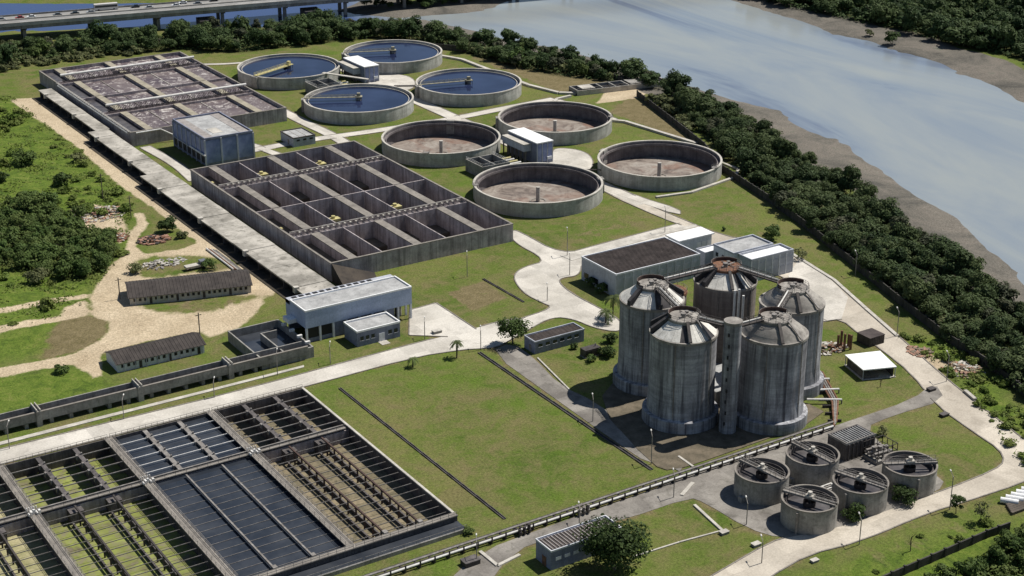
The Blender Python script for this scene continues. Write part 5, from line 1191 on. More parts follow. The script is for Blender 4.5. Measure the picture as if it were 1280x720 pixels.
def vehicle(name, L, W, H, body, label, cat, s_, lane, bus=False):
    hd = 1 if lane < WB / 2 else -1
    p = B0 + u * s_ + v * lane; ang = math.atan2(u.y, u.x) + (0 if hd > 0 else math.pi)
    t = thing(name, label, cat, (0, 0, 0), 'vehicles on the bridge')
    h0 = H if bus else H * .58
    q = MB(); prof = [(-L / 2, .35), (-L / 2, h0 * .9), (-L / 2 + .15, h0), (L / 2 - (.15 if bus else .5), h0), (L / 2, h0 * .75), (L / 2, .35)]
    n = len(prof); vs = [(x, y, z) for y in (-W / 2, W / 2) for x, z in prof]
    q.add(vs, [tuple(range(n)), tuple(range(2 * n - 1, n - 1, -1))] + [(i, n + i, n + (i + 1) % n, (i + 1) % n) for i in range(n)]); q.build('body', body, t)
    if bus:
        for y in (-W / 2 - .02, W / 2 - .04): MB().box(-L / 2 + .4, L / 2 - .4, y, y + .06, H * .48, H * .8).build('window_band', 'glass', t)
        MB().box(L / 2 - .04, L / 2 + .02, -W / 2 + .2, W / 2 - .2, H * .4, H * .82).build('windscreen', 'glass', t)
    else:
        a = [(-L * .36, h0), (-L * .26, H), (L * .12, H), (L * .28, h0)]; wv = W / 2 - .12
        MB().add([(x, y * (1 if z == h0 else .85), z) for y in (-wv, wv) for x, z in a], [(0, 1, 2, 3), (7, 6, 5, 4), (0, 4, 5, 1), (2, 6, 7, 3)]).build('window', 'glass', t)
        MB().add([(x, y, H + .02) for x, y in ((-L * .25, -wv * .85), (L * .11, -wv * .85), (L * .11, wv * .85), (-L * .25, wv * .85))], [(0, 1, 2, 3)]).build('roof', body, t)
    for x in (-L * .32, L * .32):
        for y in (-W / 2 + .05, W / 2 - .05): MB().tube((x, y - .12, .33), (x, y + .12, .33), .33 if not bus else .48, 12).build('wheel', 'rubber', t)
    t.location = (p.x, p.y, ZB + .01); t.rotation_euler = (0, 0, ang)
def sb(px, py=20): return (Vector(P2(px, py, ZB)) - B0).dot(u)
vehicle('city_bus', 12, 2.6, 3.3, 'bus_pale', 'pale city bus driving on the bridge among the cars', 'bus', sb(134, 14), WB * .86, True)
for px, py, ln, m_, lab in ((25, 24, .62, 'car_red', 'red car on the bridge near the picture edge'), (39, 22, .62, 'car_white', 'white car just ahead of the red one on the bridge'), (72, 20, .62, 'car_grey', 'grey car alone between the white car and the bus on the bridge'), (93, 17, .62, 'car_black', 'black car closest behind the pale bus on the bridge'), (114, 17, .62, 'car_silver', 'silver car right beside the pale bus on the bridge'),
                            (171, 11, .86, 'car_black', 'black car just past the pale bus on the bridge'), (183, 7, .62, 'car_silver', 'silver car paired with the black one past the bus'), (217, 5, .62, 'car_white', 'foremost white car of the white pair on the bridge'), (229, 5, .86, 'car_white', 'white car trailing in the pair past the bus'), (243, 2, .62, 'car_grey', 'grey car after the white pair on the bridge'), (268, 2, .86, 'car_black', 'black car furthest along the bridge'), (2, 27, .62, 'car_silver', 'silver car cut by the picture edge on the bridge')):
    vehicle('car', 4.4, 1.8, 1.5, m_, lab, 'car', sb(px, py), WB * ln)
for i in range(9):
    s_ = sb(-20 + i * 42, 26 - 2.6 * i); p = B0 + u * s_ + v * (WB / 2)

# ------------------------------------------------------------------ lamp posts and poles
def hgt(b_, x, ytop):
    lo, hi = 0.0, 40.0
    for _ in range(30):
        m = (lo + hi) / 2; dd = np.array([b_[0], b_[1], m]) - CAM; yy = 360 - F_PX * (dd @ _up) / (dd @ _fw)
        if yy > ytop: lo = m
        else: hi = m
    return lo
def lamp(px, yb, yt, label, arm=1.8, ang=60):
    b_ = P2(px, yb); h = hgt(b_, px, yt)
    t = thing('lamp_post', label, 'lamp post', (*b_, 0), 'lamp posts'); a = math.radians(ang)
    MB().tube((*b_, -.1), (*b_, h), .11, 6).build('pole', 'steel', t); e = (b_[0] + arm * math.cos(a), b_[1] + arm * math.sin(a), h + .4)
    MB().tube((*b_, h - .05), e, .07, 5).build('arm', 'steel', t); MB().tube(e, (e[0] + .7 * math.cos(a), e[1] + .7 * math.sin(a), h + .48), .17, 6).build('lamp_head', 'pipe_white', t)
for px, yb, yt, lab in ((12, 561, 533, 'lamp post by the road at the picture edge in front of the channel'), (155, 524, 500, 'lamp post before the channel pier above the water-filled settling tank'), (347, 469, 442, 'lamp post at the road in front of the inlet basin'), (413, 455, 433, 'lamp post on grass beside the annex'), (531, 424, 402, 'lamp post on the grass strip past the annex'), (601, 437, 413, 'lamp post at the road corner beside the round-crowned tree'),
                        (584, 346, 319, 'lamp post on the lawn before the empty cell basin'), (712, 344, 321, 'lamp post at the corner of the brown-roofed hall'), (684, 376, 359, 'lamp post inside the road bend'), (709, 320, 289, 'lamp post where the path leaves the empty clarifiers'), (831, 291, 262, 'lamp post beside the path behind the brown-roofed hall'), (741, 527, 499, 'lamp post in the digester shadow at the lawn drain'), (814, 580, 545, 'lamp post on the pad in front of the nearest digester'),
                        (1121, 420, 390, 'lamp post at the loop road by the open shed'), (1183, 477, 445, 'lamp post at the loop road near the rubble'), (933, 656, 629, 'lamp post on the pad beside the thickener nearest the camera'), (1074, 681, 650, 'lamp post on the roadside opposite the thickeners'), (1187, 637, 596, 'tall lamp post beside the small round tree'), (952, 704, 678, 'lamp post at the bottom road junction'), (842, 622, 594, 'lamp post on the service road under the pipe rack'), (724, 657, 636, 'lamp post behind the roadside workshop'), (596, 704, 677, 'lamp post beside the settling tank corner and pipe rack'), (1069, 345, 318, 'lamp post beside the loop road near the mangrove wall'), (268, 497, 478, 'lamp post on the grass strip between channel and tanks')):
    lamp(px, yb, yt, lab)
for px, yb, yt, lab in ((250, 420, 391, 'dark wooden pole behind the shorter shed'), (150, 373, 347, 'dark wooden pole at the end of the long shed'), (129, 251, 217, 'dark wooden pole in the scrub above the rubble'), (164, 273, 245, 'dark wooden pole beside the curl of the dirt track')):
    b_ = P2(px, yb); h = hgt(b_, px, yt); t = thing('utility_pole', lab, 'pole', (*b_, 0), 'wooden utility poles')
    MB().tube((*b_, -.1), (*b_, h), .16, 6).build('pole', 'wood_pole', t); MB().box(b_[0] - .9, b_[0] + .9, b_[1] - .07, b_[1] + .07, h - .8, h - .62).build('crossarm', 'wood_pole', t)

# ------------------------------------------------------------------ odds and ends
def heap(name, label, cat, px, n, mats, sx=1.0, spread=1.0, hz=.6):
    c_ = P2(*px); t = thing(name, label, cat, (*c_, 0))
    for k, m_ in enumerate(mats):
        q = MB()
        for i in range(n // len(mats)):
            a = random.uniform(0, 6.28); r = spread * math.sqrt(random.random()); x, y = c_[0] + r * sx * math.cos(a), c_[1] + r * math.sin(a); s_ = random.uniform(.2, .65); z = max(.02, hz * (1 - r / spread)) * random.random()
            b_ = random.uniform(0, 3.1); dx, dy = math.cos(b_) * s_ * random.uniform(1, 2.4), math.sin(b_) * s_ * 1.4
            q.add([(x - dx, y - dy, z - .1), (x + dy * .6, y - dx * .6, z - .1), (x + dx, y + dy, z - .1), (x - dy * .6, y + dx * .6, z - .1), (x - dx, y - dy, z + .28), (x + dy * .6, y - dx * .6, z + .28), (x + dx, y + dy, z + .35), (x - dy * .6, y + dx * .6, z + .28)], [(4, 5, 6, 7), (0, 1, 5, 4), (1, 2, 6, 5), (2, 3, 7, 6), (3, 0, 4, 7)])
        o = q.build('rubble', m_, t); o['kind'] = 'stuff'
heap('rubble_heap', 'heap of broken reddish bricks in the scrub beside the dirt track', 'rubble', (122, 268), 240, ['brick_rubble', 'walkway', 'concrete_pale'], 1.2, 8, .9)
heap('brick_pile', 'pile of red bricks and planks beside the curl of the dirt track', 'rubble', (192, 300), 160, ['brick_rubble', 'rust', 'steel_dark'], 1.2, 4.5, 1.2)
heap('timber_pile', 'red and pale timber pile among bushes west of the dirt track', 'rubble', (148, 297), 120, ['rust', 'concrete_pale', 'brick_rubble'], .7, 4, 1.4)
heap('scrap_heap', 'heap of rusty scrap on the lawn next to the digesters', 'scrap', (1035, 436), 110, ['rust', 'basin_ledge', 'concrete_pale'], 1.6, 3.8, .9)
heap('rubble_heap', 'pale rubble scattered beside the loop road near the perimeter wall', 'rubble', (1205, 463), 120, ['concrete_pale', 'basin_ledge', 'brick_rubble'], 1.0, 5.5, .5)
heap('rubble_heap', 'low reddish debris along the edge of the loop road', 'rubble', (1150, 440), 70, ['brick_rubble', 'basin_ledge'], .8, 4, .4)
heap('rubble_heap', 'pale stones lying on the yard behind the long shed', 'rubble', (205, 330), 90, ['concrete_pale', 'steel'], 2.0, 4, .5)
t = thing('steel_columns', 'upright rusty steel columns standing in the scrap beside the open shed', 'steel columns', (*P2(1050, 436), 0))
for i, (px, py, h) in enumerate(((1047, 436, 4.2), (1051, 433, 4.8), (1055, 438, 5.0), (1060, 434, 4.0), (1063, 437, 4.4))): q = P2(px, py); MB().box(q[0] - .25, q[0] + .25, q[1] - .25, q[1] + .25, -.1, h).build('column', 'rust', t)
t = thing('dark_container', 'dark rectangular container standing at the loop road above the open shed', 'container', (*P2(1090, 432), 0))
q = Vector(P2(1082, 432)); MB().box(q.x, q.x + 5.6, q.y - 1.5, q.y + 3.6, .02, 2.6).build('body', 'steel_dark', t); MB().box(q.x - .1, q.x + 5.7, q.y - 1.6, q.y + 3.7, 2.603, 2.75).build('lid', 'roof_dark', t)
for i in range(8): MB().box(q.x + .3 + i * .68, q.x + .5 + i * .68, q.y - 1.6, q.y - 1.503, .1, 2.5).build('rib', 'steel_dark', t)
for i, (px, py, lab, s_) in enumerate(((1164, 488, 'dark crate dumped on the grass beside the road fork', .8), (1180, 520, 'dark trough lying in the bright lawn beyond the thickeners', .8), (588, 705, 'dark skip standing near the settling tank corner', 1.3), (905, 667, 'grey manhole box on the grass near the thickeners', .7), (945, 682, 'small grey manhole box at the road junction', .7), (546, 416, 'dark manhole in the grass strip past the annex', .9), (1018, 702, 'small dark box in the grass at the bottom road', .6))):
    q = P2(px, py); t = thing('equipment_box', lab, 'box', (*q, 0)); a = s_ * 1.4; b_ = s_ * .9
    MB().box(q[0] - a, q[0] + a, q[1] - b_, q[1] + b_, 0, s_ * .8).build('body', 'steel_dark' if i < 3 else 'concrete', t); MB().box(q[0] - a - .08, q[0] + a + .08, q[1] - b_ - .08, q[1] + b_ + .08, s_ * .8 + .003, s_ * .95).build('lid', 'concrete_dark' if i < 3 else 'concrete_pale', t)
# parked pick-up and old truck body behind the long shed
t = thing('parked_truck', 'dark parked truck with a pale bed behind the long shed', 'truck', (*P2(245, 335), 0)); q = P2(245, 336)
MB().box(q[0] - 3.5, q[0] + 1.2, q[1] - 1.2, q[1] + 1.2, .8, 1.5).build('bed', 'concrete_pale', t); MB().box(q[0] + 1.3, q[0] + 3.4, q[1] - 1.15, q[1] + 1.15, .7, 2.5).build('cab', 'car_grey', t); MB().box(q[0] + 3.38, q[0] + 3.45, q[1] - .9, q[1] + .9, 1.6, 2.3).build('windscreen', 'glass', t)
for dx in (-2.4, 2.2):
    for dy in (-1.05, 1.05): MB().tube((q[0] + dx, q[1] + dy - .15, .5), (q[0] + dx, q[1] + dy + .15, .5), .5, 12).build('wheel', 'rubber', t)
# long pipes stored on the ground
t = thing('stored_pipes', 'bundle of long pale pipes stored beside the conduit end', 'pipes', (*P2(282, 330), 0))
for i in range(5): a, c_ = P2(258 + 3 * i, 312 + .5 * i), P2(292 + 3 * i, 338 + .5 * i); MB().tube((*a, .35), (*c_, .35), .3, 8).build('pipe', ('pipe_white', 'rust', 'concrete_pale', 'steel', 'walkway')[i], t)
t = thing('stored_culverts', 'row of white concrete culvert pipes stacked at the picture edge', 'culverts', (*P2(1265, 625), 0))
for i in range(6):
    a = Vector(P2(1250 + 6.5 * i, 628 - 3.3 * i)); d = Vector((3.9, -1.6)) if False else Vector((2.4, -3.2))
    o = MB().tube((a.x, a.y, .7), (a.x + d.x, a.y + d.y, .7), .7, 16).build('culvert', 'white_roof', t)
t = thing('timber_stack', 'dark stack of planks before the white culvert pipes', 'planks', (*P2(1270, 637), 0))
for i in range(5): a, c_ = P2(1258 + i * 1.5, 634 + i * 2.4), P2(1290 + i * 1.5, 622 + i * 2.4); MB().beam((*a, .7), (*c_, .7), .7, .7).build('plank', 'wood_pole', t)
t = thing('white_drum', 'white concrete trough lying in the weeds outside the loop road', 'trough', (*P2(1213, 495), 0))
a, c_ = P2(1206, 490), P2(1219, 501); MB().beam((*a, .7), (*c_, .7), 1.0, .7).build('trough', 'concrete_pale', t)

# ------------------------------------------------------------------ vegetation
def crown_data(n_lobes, per, R_, H, z0, leaf, seed, flat=1.0):
    g = np.random.default_rng(seed); V, Tn = [], []
    for k in range(n_lobes):
        a = g.uniform(0, 6.283); rr = R_ * .62 * math.sqrt(g.uniform(0, 1)); zz = z0 + (H - z0) * g.uniform(.18, .80) * (1.0 - .32 * rr / R_)
        lr = R_ * g.uniform(.22, .5); c = np.array([rr * math.cos(a), rr * math.sin(a), zz]); lt = g.uniform(-.22, .22)
        d = g.normal(size=(per, 3)); d[:, 2] = np.where(d[:, 2] < -.35, -d[:, 2], d[:, 2]); d /= np.linalg.norm(d, axis=1)[:, None]
        p = c + d * (lr * (1.12 - .62 * g.uniform(0, 1, per) ** 1.6))[:, None] * np.array([1, 1, .78 * flat])
        nrm = d + np.array([0, 0, .35]) + g.normal(size=(per, 3)) * .42; nrm /= np.linalg.norm(nrm, axis=1)[:, None]
        t1 = np.cross(nrm, g.normal(size=(per, 3))); t1 /= np.linalg.norm(t1, axis=1)[:, None] + 1e-6; t2 = np.cross(nrm, t1)
        s_ = (leaf * g.uniform(.5, 1.3, per))[:, None]
        V.append(np.stack([p - t1 * s_, p - t2 * s_ * .62, p + t1 * s_, p + t2 * s_ * .62], 1)); Tn.append(np.clip(.5 + lt + g.normal(size=per) * .2, 0, 1))
    return np.concatenate(V), np.concatenate(Tn)
def leaf_mesh(name, quads, tint, mat, trunk=None):
    n = len(quads); V = quads.reshape(-1, 3); Q = np.arange(4 * n).reshape(-1, 4)
    tn = np.repeat(tint, 4)
    if trunk is not None:
        tv = np.array(trunk.v); V = np.concatenate([V, tv]); tn = np.concatenate([tn, np.zeros(len(tv))])
        fq = np.array([f if len(f) == 4 else (*f, f[-1]) for f in trunk.f if len(f) == 4]) + 4 * n; Q = np.concatenate([Q, fq])
    me = np_mesh(name, V, Q, mat, False); me.materials.append(M['bark'])
    if trunk is not None:
        mi = np.zeros(len(me.polygons), np.int32); mi[n:] = 1; me.polygons.foreach_set('material_index', mi)
    at = me.attributes.new('tint', 'FLOAT', 'POINT'); at.data.foreach_set('value', tn.astype(np.float32)); return me
def trunk_mb(H, R_, r0=.22, n=5, seed=0):
    g = random.Random(seed); m = MB(); p = Vector((0, 0, -.2)); top = Vector((g.uniform(-.3, .3), g.uniform(-.3, .3), H * .55))
    def taper(a, c_, ra, rb, k=6):
        d = (c_ - a); q = d.to_track_quat('Z', 'Y'); vs = []
        for pt, r in ((a, ra), (c_, rb)): vs += [tuple(pt + q @ Vector((r * math.cos(6.283 * i / k), r * math.sin(6.283 * i / k), 0))) for i in range(k)]
        m.add(vs, [(i, (i + 1) % k, k + (i + 1) % k, k + i) for i in range(k)])
    taper(p, top, r0, r0 * .6)
    for i in range(n):
        a = 6.283 * i / n + g.uniform(-.4, .4); b_ = p.lerp(top, g.uniform(.45, 1)); taper(b_, b_ + Vector((math.cos(a) * R_ * .55, math.sin(a) * R_ * .55, H * g.uniform(.15, .32))), r0 * .42, r0 * .12, 4)
    return m
def variants(name, mat, k, lobes, per, R_, H, z0, leaf, flat=1.0, tr=.22):
    out = []
    for i in range(k):
        q, tn = crown_data(lobes + (i % 3), per, R_ * (1 + .1 * (i % 2)), H, z0, leaf, 100 + 17 * i + len(name), flat)
        out.append(leaf_mesh(name, q, tn, mat, trunk_mb(H, R_, tr, 5, i)))
    return out
VM = variants('mangrove_tree', 'leaf_mangrove', 7, 17, 170, 5.0, 9.0, 1.0, .42) + variants('mangrove_tree', 'leaf_grey', 1, 12, 110, 4.2, 8.0, 1.2, .42)
VN = variants('riverside_tree', 'leaf_north', 6, 16, 140, 5.2, 9.6, 1.0, .5) + variants('riverside_tree', 'leaf_grey', 1, 11, 100, 4.2, 8.6, 1.2, .5) + variants('riverside_tree', 'leaf_scrub', 1, 12, 120, 4.6, 7.6, .8, .5)
VF = variants('far_bank_tree', 'leaf_north', 5, 11, 120, 6.6, 10.5, .5, .8)
VS = variants('scrub_tree', 'leaf_scrub', 5, 11, 140, 4.0, 6.0, .3, .44)
VB = variants('scrub_bush', 'leaf_weed', 5, 9, 60, 2.4, 1.7, 0, .36, .7, .05)
VO = variants('olive_shrub', 'leaf_olive', 4, 9, 60, 2.6, 3.4, 0, .42, .8, .1)
def inside(poly, x, y): return float(sdist(poly, np.array([x]), np.array([y]))[0])
def plant(name, meshes, poly, step, labels, cat, group, s0=.75, s1=1.25, jit=.42, lim=300, keep=None, zfun=None):
    pl = PP(poly); xs_ = [p[0] for p in pl]; ys_ = [p[1] for p in pl]; pts = []
    y = min(ys_)
    while y < max(ys_):
        x = min(xs_)
        while x < max(xs_):
            a, b_ = x + random.uniform(-jit, jit) * step, y + random.uniform(-jit, jit) * step
            if inside(pl, a, b_) < 0 and (keep is None or keep(a, b_)): pts.append((a, b_))
            x += step
        y += step * .87
    pts.sort(key=lambda p: (p[0] - CAM[0]) ** 2 + (p[1] - CAM[1]) ** 2)
    for i, (x, y) in enumerate(pts[:lim]):
        o = bpy.data.objects.new(name, random.choice(meshes)); COL.objects.link(o)
        s_ = s0 + (s1 - s0) * random.random() ** 1.3 * (1.25 if random.random() < .12 else 1); o.location = (x, y, (zfun(x, y) if zfun else 0)); o.rotation_euler = (random.uniform(-.06, .06), random.uniform(-.06, .06), random.uniform(0, 6.28)); o.scale = (s_ * random.uniform(.8, 1.2), s_ * random.uniform(.8, 1.2), s_ * random.uniform(.75, 1.25))
        tag(o, labels(x, y) if callable(labels) else labels, cat, group)
    return len(pts)
rv = lambda x, y: inside(RIVER, x, y)
def belt_label(x, y):
    ks = ((95, 'by the outfall channel'), (50, 'by the far empty clarifier'), (10, 'by the outermost clarifier'), (-30, 'by the lone lawn tree'), (-65, 'by the control building'), (-100, 'by the open white shed'), (-1e9, 'by the lower road'))
    s_ = next(l for lim, l in ks if y > lim); r_ = rv(x, y)
    w_ = 'at the mud edge' if r_ < 24 else 'inside the belt' if r_ < 42 else 'behind the perimeter wall'
    return f'dense dark mangrove tree {w_} {s_}'
N1 = plant('mangrove_tree', VM, WOODS['belt'], 5.9, belt_label, 'tree', 'mangrove belt between perimeter wall and river', .6, 1.08, keep=lambda x, y: rv(x, y) > 4)
N2 = plant('riverside_tree', VN, WOODS['north'], 7.2, lambda x, y: 'dark riverside tree in the belt below the road bridge' if x < 20 else 'dark riverside tree in the belt behind the water-filled clarifiers' if x < 130 else 'dark riverside tree at the river point beyond the brown field', 'tree', 'riverside trees along the far side of the plant', .5, 1.1, keep=lambda x, y: rv(x, y) > 1)
N3 = plant('far_bank_tree', VF, WOODS['far'], 9.0, lambda x, y: 'tree of the opposite bank wood, ' + ('first row above the mud, ' if rv(x, y) < 45 else 'deeper rows, ') + ('at the picture corner' if y < 110 else 'behind the mud-bank bushes' if y < 190 else 'upstream end'), 'tree', 'wood on the opposite river bank', .7, 1.2)
N4 = plant('scrub_tree', VS, WOODS['thicket'], 4.8, lambda x, y: 'rounded dark green tree in the thicket, ' + ('beside the brick rubble' if x > -122 else 'below the overgrown field' if y > 60 else 'above the lower footpath'), 'tree', 'thicket beside the dirt track', .6, 1.1)
N5 = plant('corner_shrub', VS, WOODS['corner'], 4.2, lambda x, y: 'dark green shrub in the dense corner thicket behind the boundary wall', 'shrub', 'corner thicket', .5, .9)
N6 = plant('olive_shrub', VO, [(900, 125), (925, 180), (960, 232), (1010, 272), (1060, 316), (1120, 365), (1190, 420), (1186, 412), (1120, 350), (1060, 300), (1010, 256), (940, 200), (880, 150), (830, 122), (815, 130), (860, 165)], 4.2, lambda x, y: 'pale olive shrub growing over the top of the perimeter wall', 'shrub', 'olive shrubs along the perimeter wall', .8, 1.5, keep=lambda x, y: rv(x, y) > 14)
N7 = plant('scrub_bush', VB, LUSH[0], 5.2, lambda x, y: 'low green bush in the overgrown field ' + ('near the foaming basin end of the conduit road' if y > 150 else 'above the thicket' if y > 70 else 'below the thicket near the tracks'), 'bush', 'bushes of the overgrown field', .4, 1.5, keep=lambda x, y: math.sin(x * .13 + 2 * math.sin(y * .06)) + math.sin(y * .11) + random.uniform(-1.4, 1.4) > .9)
N8 = plant('hedge_shrub', VO, [(585, 68), (640, 78), (720, 92), (765, 103), (762, 98), (700, 84), (640, 70), (580, 60)], 3.6, lambda x, y: 'grey-green shrub of the hedge behind the bare brown field', 'shrub', 'hedge behind the brown field', .8, 1.4)
N9 = plant('marsh_shrub', VO, [(-40, 50), (90, 62), (180, 60), (180, 68), (40, 84), (-40, 98)], 5.0, lambda x, y: 'low olive shrub at the marshy edge below the bridge', 'shrub', 'marsh shrubs below the bridge', .6, 1.2)
N10 = plant('isle_shrub', VN, [(440, 8), (500, 15), (575, 9), (620, -2), (590, -14), (480, -8)], 9, lambda x, y: 'low tree on the narrow strip of land beyond the bridge', 'tree', 'strip of land beyond the bridge', .45, .7)
N11 = plant('weed_bush', VB, [(1125, 420), (1180, 425), (1250, 470), (1290, 520), (1290, 590), (1215, 500), (1160, 455)], 3.4, lambda x, y: 'leafy weed clump between the loop road and the perimeter wall', 'bush', 'weeds outside the loop road', .4, 1.0, keep=lambda x, y: random.random() < .6)
N12 = plant('verge_bush', VB, [(1000, 722), (1080, 690), (1200, 655), (1275, 640), (1240, 668), (1120, 715)], 4.5, lambda x, y: 'small weed bush on the verge below the road', 'bush', 'verge bushes', .25, .7, keep=lambda x, y: random.random() < .4)
print('plants', N1, N2, N3, N4, N5, N6, N7, N8, N9, N10, N11, N12)
def mass(name, label, polys, per_m2, h0, h1, leaf, mat, clump=0.0, keep=None):
    g = np.random.default_rng(5 + len(name)); Vs, Ts = [], []
    for po in polys:
        pl = PP(po); a = np.array(pl); lo, hi = a.min(0), np.minimum(a.max(0), 480); lo = np.maximum(lo, -320)
        n = int((hi[0] - lo[0]) * (hi[1] - lo[1]) * per_m2); x, y = g.uniform(lo[0], hi[0], n), g.uniform(lo[1], hi[1], n)
        k_ = sdist(pl, x, y) < 0; k_ &= sdist(RIVER, x, y) > 3
        c_ = np.sin(x * .31 + 1.7 * np.sin(y * .23)) + np.sin(y * .37 + 1.3 * np.sin(x * .19)) + .6 * np.sin(x * .9 + y * .7)
        if clump: k_ &= c_ + g.normal(size=n) * .5 > clump
        if keep is not None: k_ &= keep(x, y)
        x, y, c_ = x[k_], y[k_], c_[k_]; n = len(x); z = h0 + (h1 - h0) * g.uniform(0, 1, n) * np.clip(.6 + .3 * c_, .15, 1.2)
        nr = g.normal(size=(n, 3)) * .6 + np.array([0, 0, 1]); nr /= np.linalg.norm(nr, axis=1)[:, None]; t1 = np.cross(nr, g.normal(size=(n, 3))); t1 /= np.linalg.norm(t1, axis=1)[:, None] + 1e-6; t2 = np.cross(nr, t1)
        s_ = (leaf * g.uniform(.5, 1.4, n))[:, None]; q = np.stack([x, y, z], -1); Vs.append(np.stack([q - t1 * s_, q - t2 * s_ * .6, q + t1 * s_, q + t2 * s_ * .6], 1)); Ts.append(np.clip(.5 + .16 * c_ + g.normal(size=n) * .2, 0, 1))
    me = leaf_mesh(name, np.concatenate(Vs), np.concatenate(Ts), mat); o = bpy.data.objects.new(name, me); COL.objects.link(o); tag(o, label, 'undergrowth', kind='stuff'); print(name, len(me.polygons))
mass('mangrove_undergrowth', 'dark leafy undergrowth filling the riverside mangrove belt', [WOODS['belt']], 2.6, .4, 5.0, .55, 'leaf_mangrove', keep=lambda x, y: sdist(RIVER, x, y) > 13)
mass('riverside_undergrowth', 'dark leafy undergrowth below the riverside trees behind the clarifiers', [WOODS['north']], 1.6, .3, 4.0, .6, 'leaf_north')
mass('far_bank_undergrowth', 'mixed green undergrowth of the wood on the opposite bank', [WOODS['far']], 1.0, .3, 4.5, .8, 'leaf_north')
mass('field_undergrowth', 'tangled low weeds covering the overgrown field beside the conduit road', [LUSH[0]], 2.4, .02, .55, .4, 'leaf_weed', .3)
mass('thicket_undergrowth', 'dense leafy undergrowth of the thicket beside the dirt track', [WOODS['thicket'], WOODS['corner']], 3.0, .2, 3.0, .45, 'leaf_scrub')
mass('verge_undergrowth', 'leafy weeds between the loop road and the perimeter wall', [LUSH[3], [(815, 130), (860, 165), (905, 205), (950, 235), (1010, 262), (1060, 300), (1120, 350), (1120, 372), (1060, 322), (1002, 277), (945, 240), (900, 205), (870, 172), (838, 150), (800, 125)]], 2.0, .05, 1.0, .4, 'leaf_weed', .2)
# single trees and bushes
def single(name, px, py, R_, H, z0, mat, label, cat='tree', lobes=16, per=150, leaf=.34, tr=.25, flat=1.0):
    b_ = P2(px, py); t = thing(name, label, cat, (*b_, 0)); sd_ = int(px * 7 + py)
    q, tn = crown_data(lobes, per, R_, H, z0, leaf, sd_, flat); me = leaf_mesh('crown', q, tn, mat)
    o = bpy.data.objects.new('crown', me); COL.objects.link(o); o.parent = t; m = trunk_mb(H, R_, tr, 6, sd_); m.v = [(x + b_[0], y + b_[1], z) for x, y, z in m.v]; m.build('trunk', 'bark', t)
single('roadside_tree', 641, 430, 5.2, 8.8, 2.0, 'leaf_dark', 'round-crowned dark tree at the road corner beside the low hut', per=170)
single('big_tree', 768, 712, 8.2, 12.5, 1.0, 'leaf_dark', 'big dark green tree hiding the end of the roadside workshop', lobes=34, per=230, leaf=.36, tr=.4)
single('round_bush', 1065, 650, 3.5, 4.6, 0, 'leaf_dark', 'round bush at the foot of the middle thickener', 'bush', 12, 120, .26, .1)
single('round_bush', 1131, 627, 3.7, 4.6, 0, 'leaf_dark', 'round bush between the last two thickeners by the road', 'bush', 12, 120, .26, .1)
single('young_tree', 1195, 642, 2.0, 4.6, 1.6, 'leaf_dark', 'small round-topped tree casting a shadow at the roadside', 'tree', 10, 110, .24, .12)
single('thin_tree', 1225, 655, 2.4, 6.5, 1.2, 'leaf_olive', 'thin pale olive tree at the verge near the white culverts', 'tree', 9, 45, .26, .12)
single('lawn_tree', 963, 300, 3.6, 5.6, .8, 'leaf_dark', 'dark round tree on the lawn beside the perimeter wall', 'tree', 14, 130, .34, .2)
single('sparse_tree', 1002, 325, 3.4, 4.6, .3, 'leaf_olive', 'sparse olive tree on the lawn beside the control building wing', 'tree', 8, 45, .32, .15)
single('tiny_bush', 905, 288, 1.2, 1.6, 0, 'leaf_dark', 'tiny dark bush beside the path to the control building', 'bush', 6, 60, .22, .05)
single('yard_tree', 210, 291, 4.0, 5.6, .3, 'leaf_dark', 'dark green tree standing alone on the dirt yard beside the conduit', 'tree', 14, 130, .4, .2)
single('yard_bush', 228, 297, 2.4, 3.2, 0, 'leaf_olive', 'olive bush leaning against the yard tree', 'bush', 8, 70, .34, .1)
single('yard_bush', 170, 341, 3.2, 3.2, 0, 'leaf_olive', 'grey-olive bush beside the dirt track fork', 'bush', 10, 90, .34, .1)
single('yard_bush', 262, 337, 2.6, 4.0, .2, 'leaf_dark', 'leafy bush right behind the long shed roof', 'bush', 9, 70, .34, .1)
single('yard_bush', 77, 466, 2.6, 2.6, 0, 'leaf_dark', 'dark low bush on the grass below the lower track', 'bush', 8, 70, .32, .08)
single('yard_bush', 45, 352, 4.6, 5.0, 0, 'leaf_olive', 'olive-grey bush in front of the thicket', 'bush', 12, 100, .42, .15)
single('slope_bush', 100, 202, 3.6, 3.2, 0, 'leaf_olive', 'dry olive bush at the edge of the conduit road', 'bush', 10, 80, .4, .1)
single('slope_bush', 80, 232, 4.5, 5.5, 0, 'leaf_dark', 'tall dark bush in the middle of the overgrown field', 'bush', 12, 90, .45, .15)
single('slope_bush', 30, 205, 6.0, 5.5, 0, 'leaf_scrub', 'wide green bush high in the overgrown field', 'bush', 14, 100, .5, .15)
single('slope_bush', 3, 228, 3.5, 4.0, 0, 'leaf_dark', 'dark bush at the picture edge in the overgrown field', 'bush', 9, 80, .42, .12)
single('slope_bush', 95, 275, 4.5, 5, 0, 'leaf_scrub', 'green bush hanging over the brick rubble', 'bush', 10, 90, .42, .12)
single('hall_bush', 737, 359, 2.0, 4.2, 0, 'leaf_dark', 'dark narrow bush against the end wall of the brown-roofed hall', 'bush', 9, 90, .28, .1)
single('hall_bush', 752, 366, 2.4, 3.4, 0, 'leaf_dark', 'dark spreading bush at the corner of the brown-roofed hall', 'bush', 9, 90, .28, .1)
single('hut_bush', 717, 437, 1.4, 2.4, 0, 'leaf_dark', 'dark bush against the front of the low hut', 'bush', 7, 70, .24, .06)
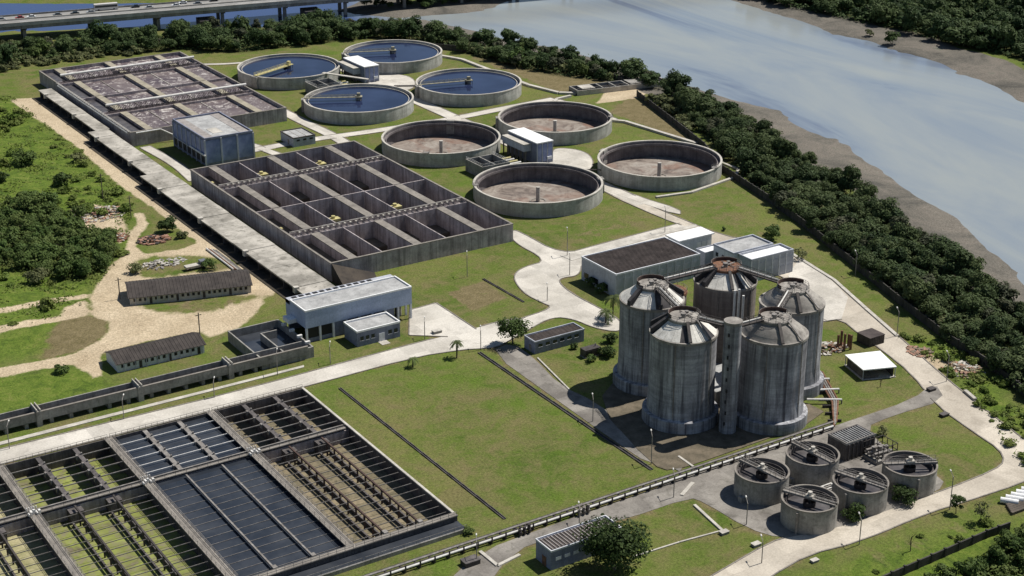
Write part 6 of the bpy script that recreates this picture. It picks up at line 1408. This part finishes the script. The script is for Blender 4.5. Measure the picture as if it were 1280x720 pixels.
single('digester_bush', 757, 446, 3.0, 4.0, 0, 'leaf_dark', 'leafy bush between the low hut and the digesters', 'bush', 11, 100, .32, .12)
single('digester_bush', 764, 428, 2.4, 3.4, 0, 'leaf_dark', 'bush behind the leafy one beside the digesters', 'bush', 9, 80, .32, .12)
single('digester_bush', 738, 452, 2.0, 2.0, 0, 'leaf_scrub', 'low bright bush on the grass by the digester shadow', 'bush', 7, 60, .28, .08)
single('house_bush', 1103, 544, 1.8, 2.8, 0, 'leaf_olive', 'yellow-green bush beside the slatted-roof house', 'bush', 8, 60, .22, .06)
single('tank_bush', 588, 668, 1.8, 1.4, 0, 'leaf_scrub', 'green weeds in the walled plot at the settling tank corner', 'bush', 7, 70, .24, .05)
single('bank_tree', 1116, 54, 4.6, 6.5, 0, 'leaf_dark', 'single dark bush on the far mud bank', 'bush', 10, 90, .6, .15)
single('bank_tree', 1087, 44, 2.4, 3.4, 0, 'leaf_olive', 'small olive bush on the far mud bank', 'bush', 7, 50, .45, .1)
def palm(px, py, H, R_, label, n=17):
    b_ = P2(px, py); t = thing('palm_tree', label, 'palm tree', (*b_, 0), 'palm trees'); MB().tube((*b_, -.1), (b_[0] + .15, b_[1] + .1, H), .2, 8).build('trunk', 'bark', t)
    g = random.Random(int(px)); Vq, tn = [], []
    for i in range(n):
        a = 6.283 * i / n + g.uniform(-.2, .2); e0 = g.uniform(.1, 1.0); L = R_ * g.uniform(.8, 1.1); prev = None; K = 7
        pts = [np.array([.15 + L * f * math.cos(a) * (1 - .12 * f), .1 + L * f * math.sin(a) * (1 - .12 * f), H + L * (math.sin(e0) * f - .95 * f * f)]) for f in [k_ / K for k_ in range(K + 1)]]
        side = np.array([-math.sin(a), math.cos(a), 0])
        for k_ in range(K):
            w_ = R_ * .17 * (1 - .5 * abs(k_ / K - .35))
            for s_ in (-1, 1):
                for h_ in (0, .5):
                    q0 = pts[k_] * (1 - h_) + pts[k_ + 1] * h_; q1 = pts[k_] * (.62 - h_) + pts[k_ + 1] * (.38 + h_) if h_ == 0 else pts[k_] * .12 + pts[k_ + 1] * .88
                    dn = np.array([0, 0, -.35 * w_]); tip = side * s_ * w_ + dn + (pts[k_ + 1] - pts[k_]) * .6
                    Vq.append([q0, q1, q1 + tip, q0 + tip]); tn.append(g.uniform(.2, .9))
    me = leaf_mesh('fronds', np.array(Vq), np.array(tn), 'leaf_palm'); o = bpy.data.objects.new('fronds', me); COL.objects.link(o); o.parent = t
palm(571, 447, 4.4, 2.3, 'small palm with a shadow at the lawn corner beside the road')
palm(516, 459, 2.6, 1.9, 'stunted palm on the lawn edge beside the road')
palm(766, 396, 6.2, 3.4, 'tall palm in front of the nearest end of the brown-roofed hall')
palm(757, 404, 3.6, 3.0, 'short palm spreading over the concrete beside the digesters')
def bare_tree(px, py, H, label):
    b_ = P2(px, py); t = thing('bare_tree', label, 'tree', (*b_, 0)); m = trunk_mb(H, H * .4, .12, 9, int(px)); m.v = [(x + b_[0], y + b_[1], z * 1.4) for x, y, z in m.v]; m.build('trunk', 'bark', t)
bare_tree(1138, 689, 4.5, 'thin bare tree on the verge below the thickener road'); bare_tree(1100, 484, 2.4, 'leafless sapling at the edge of the loop road')
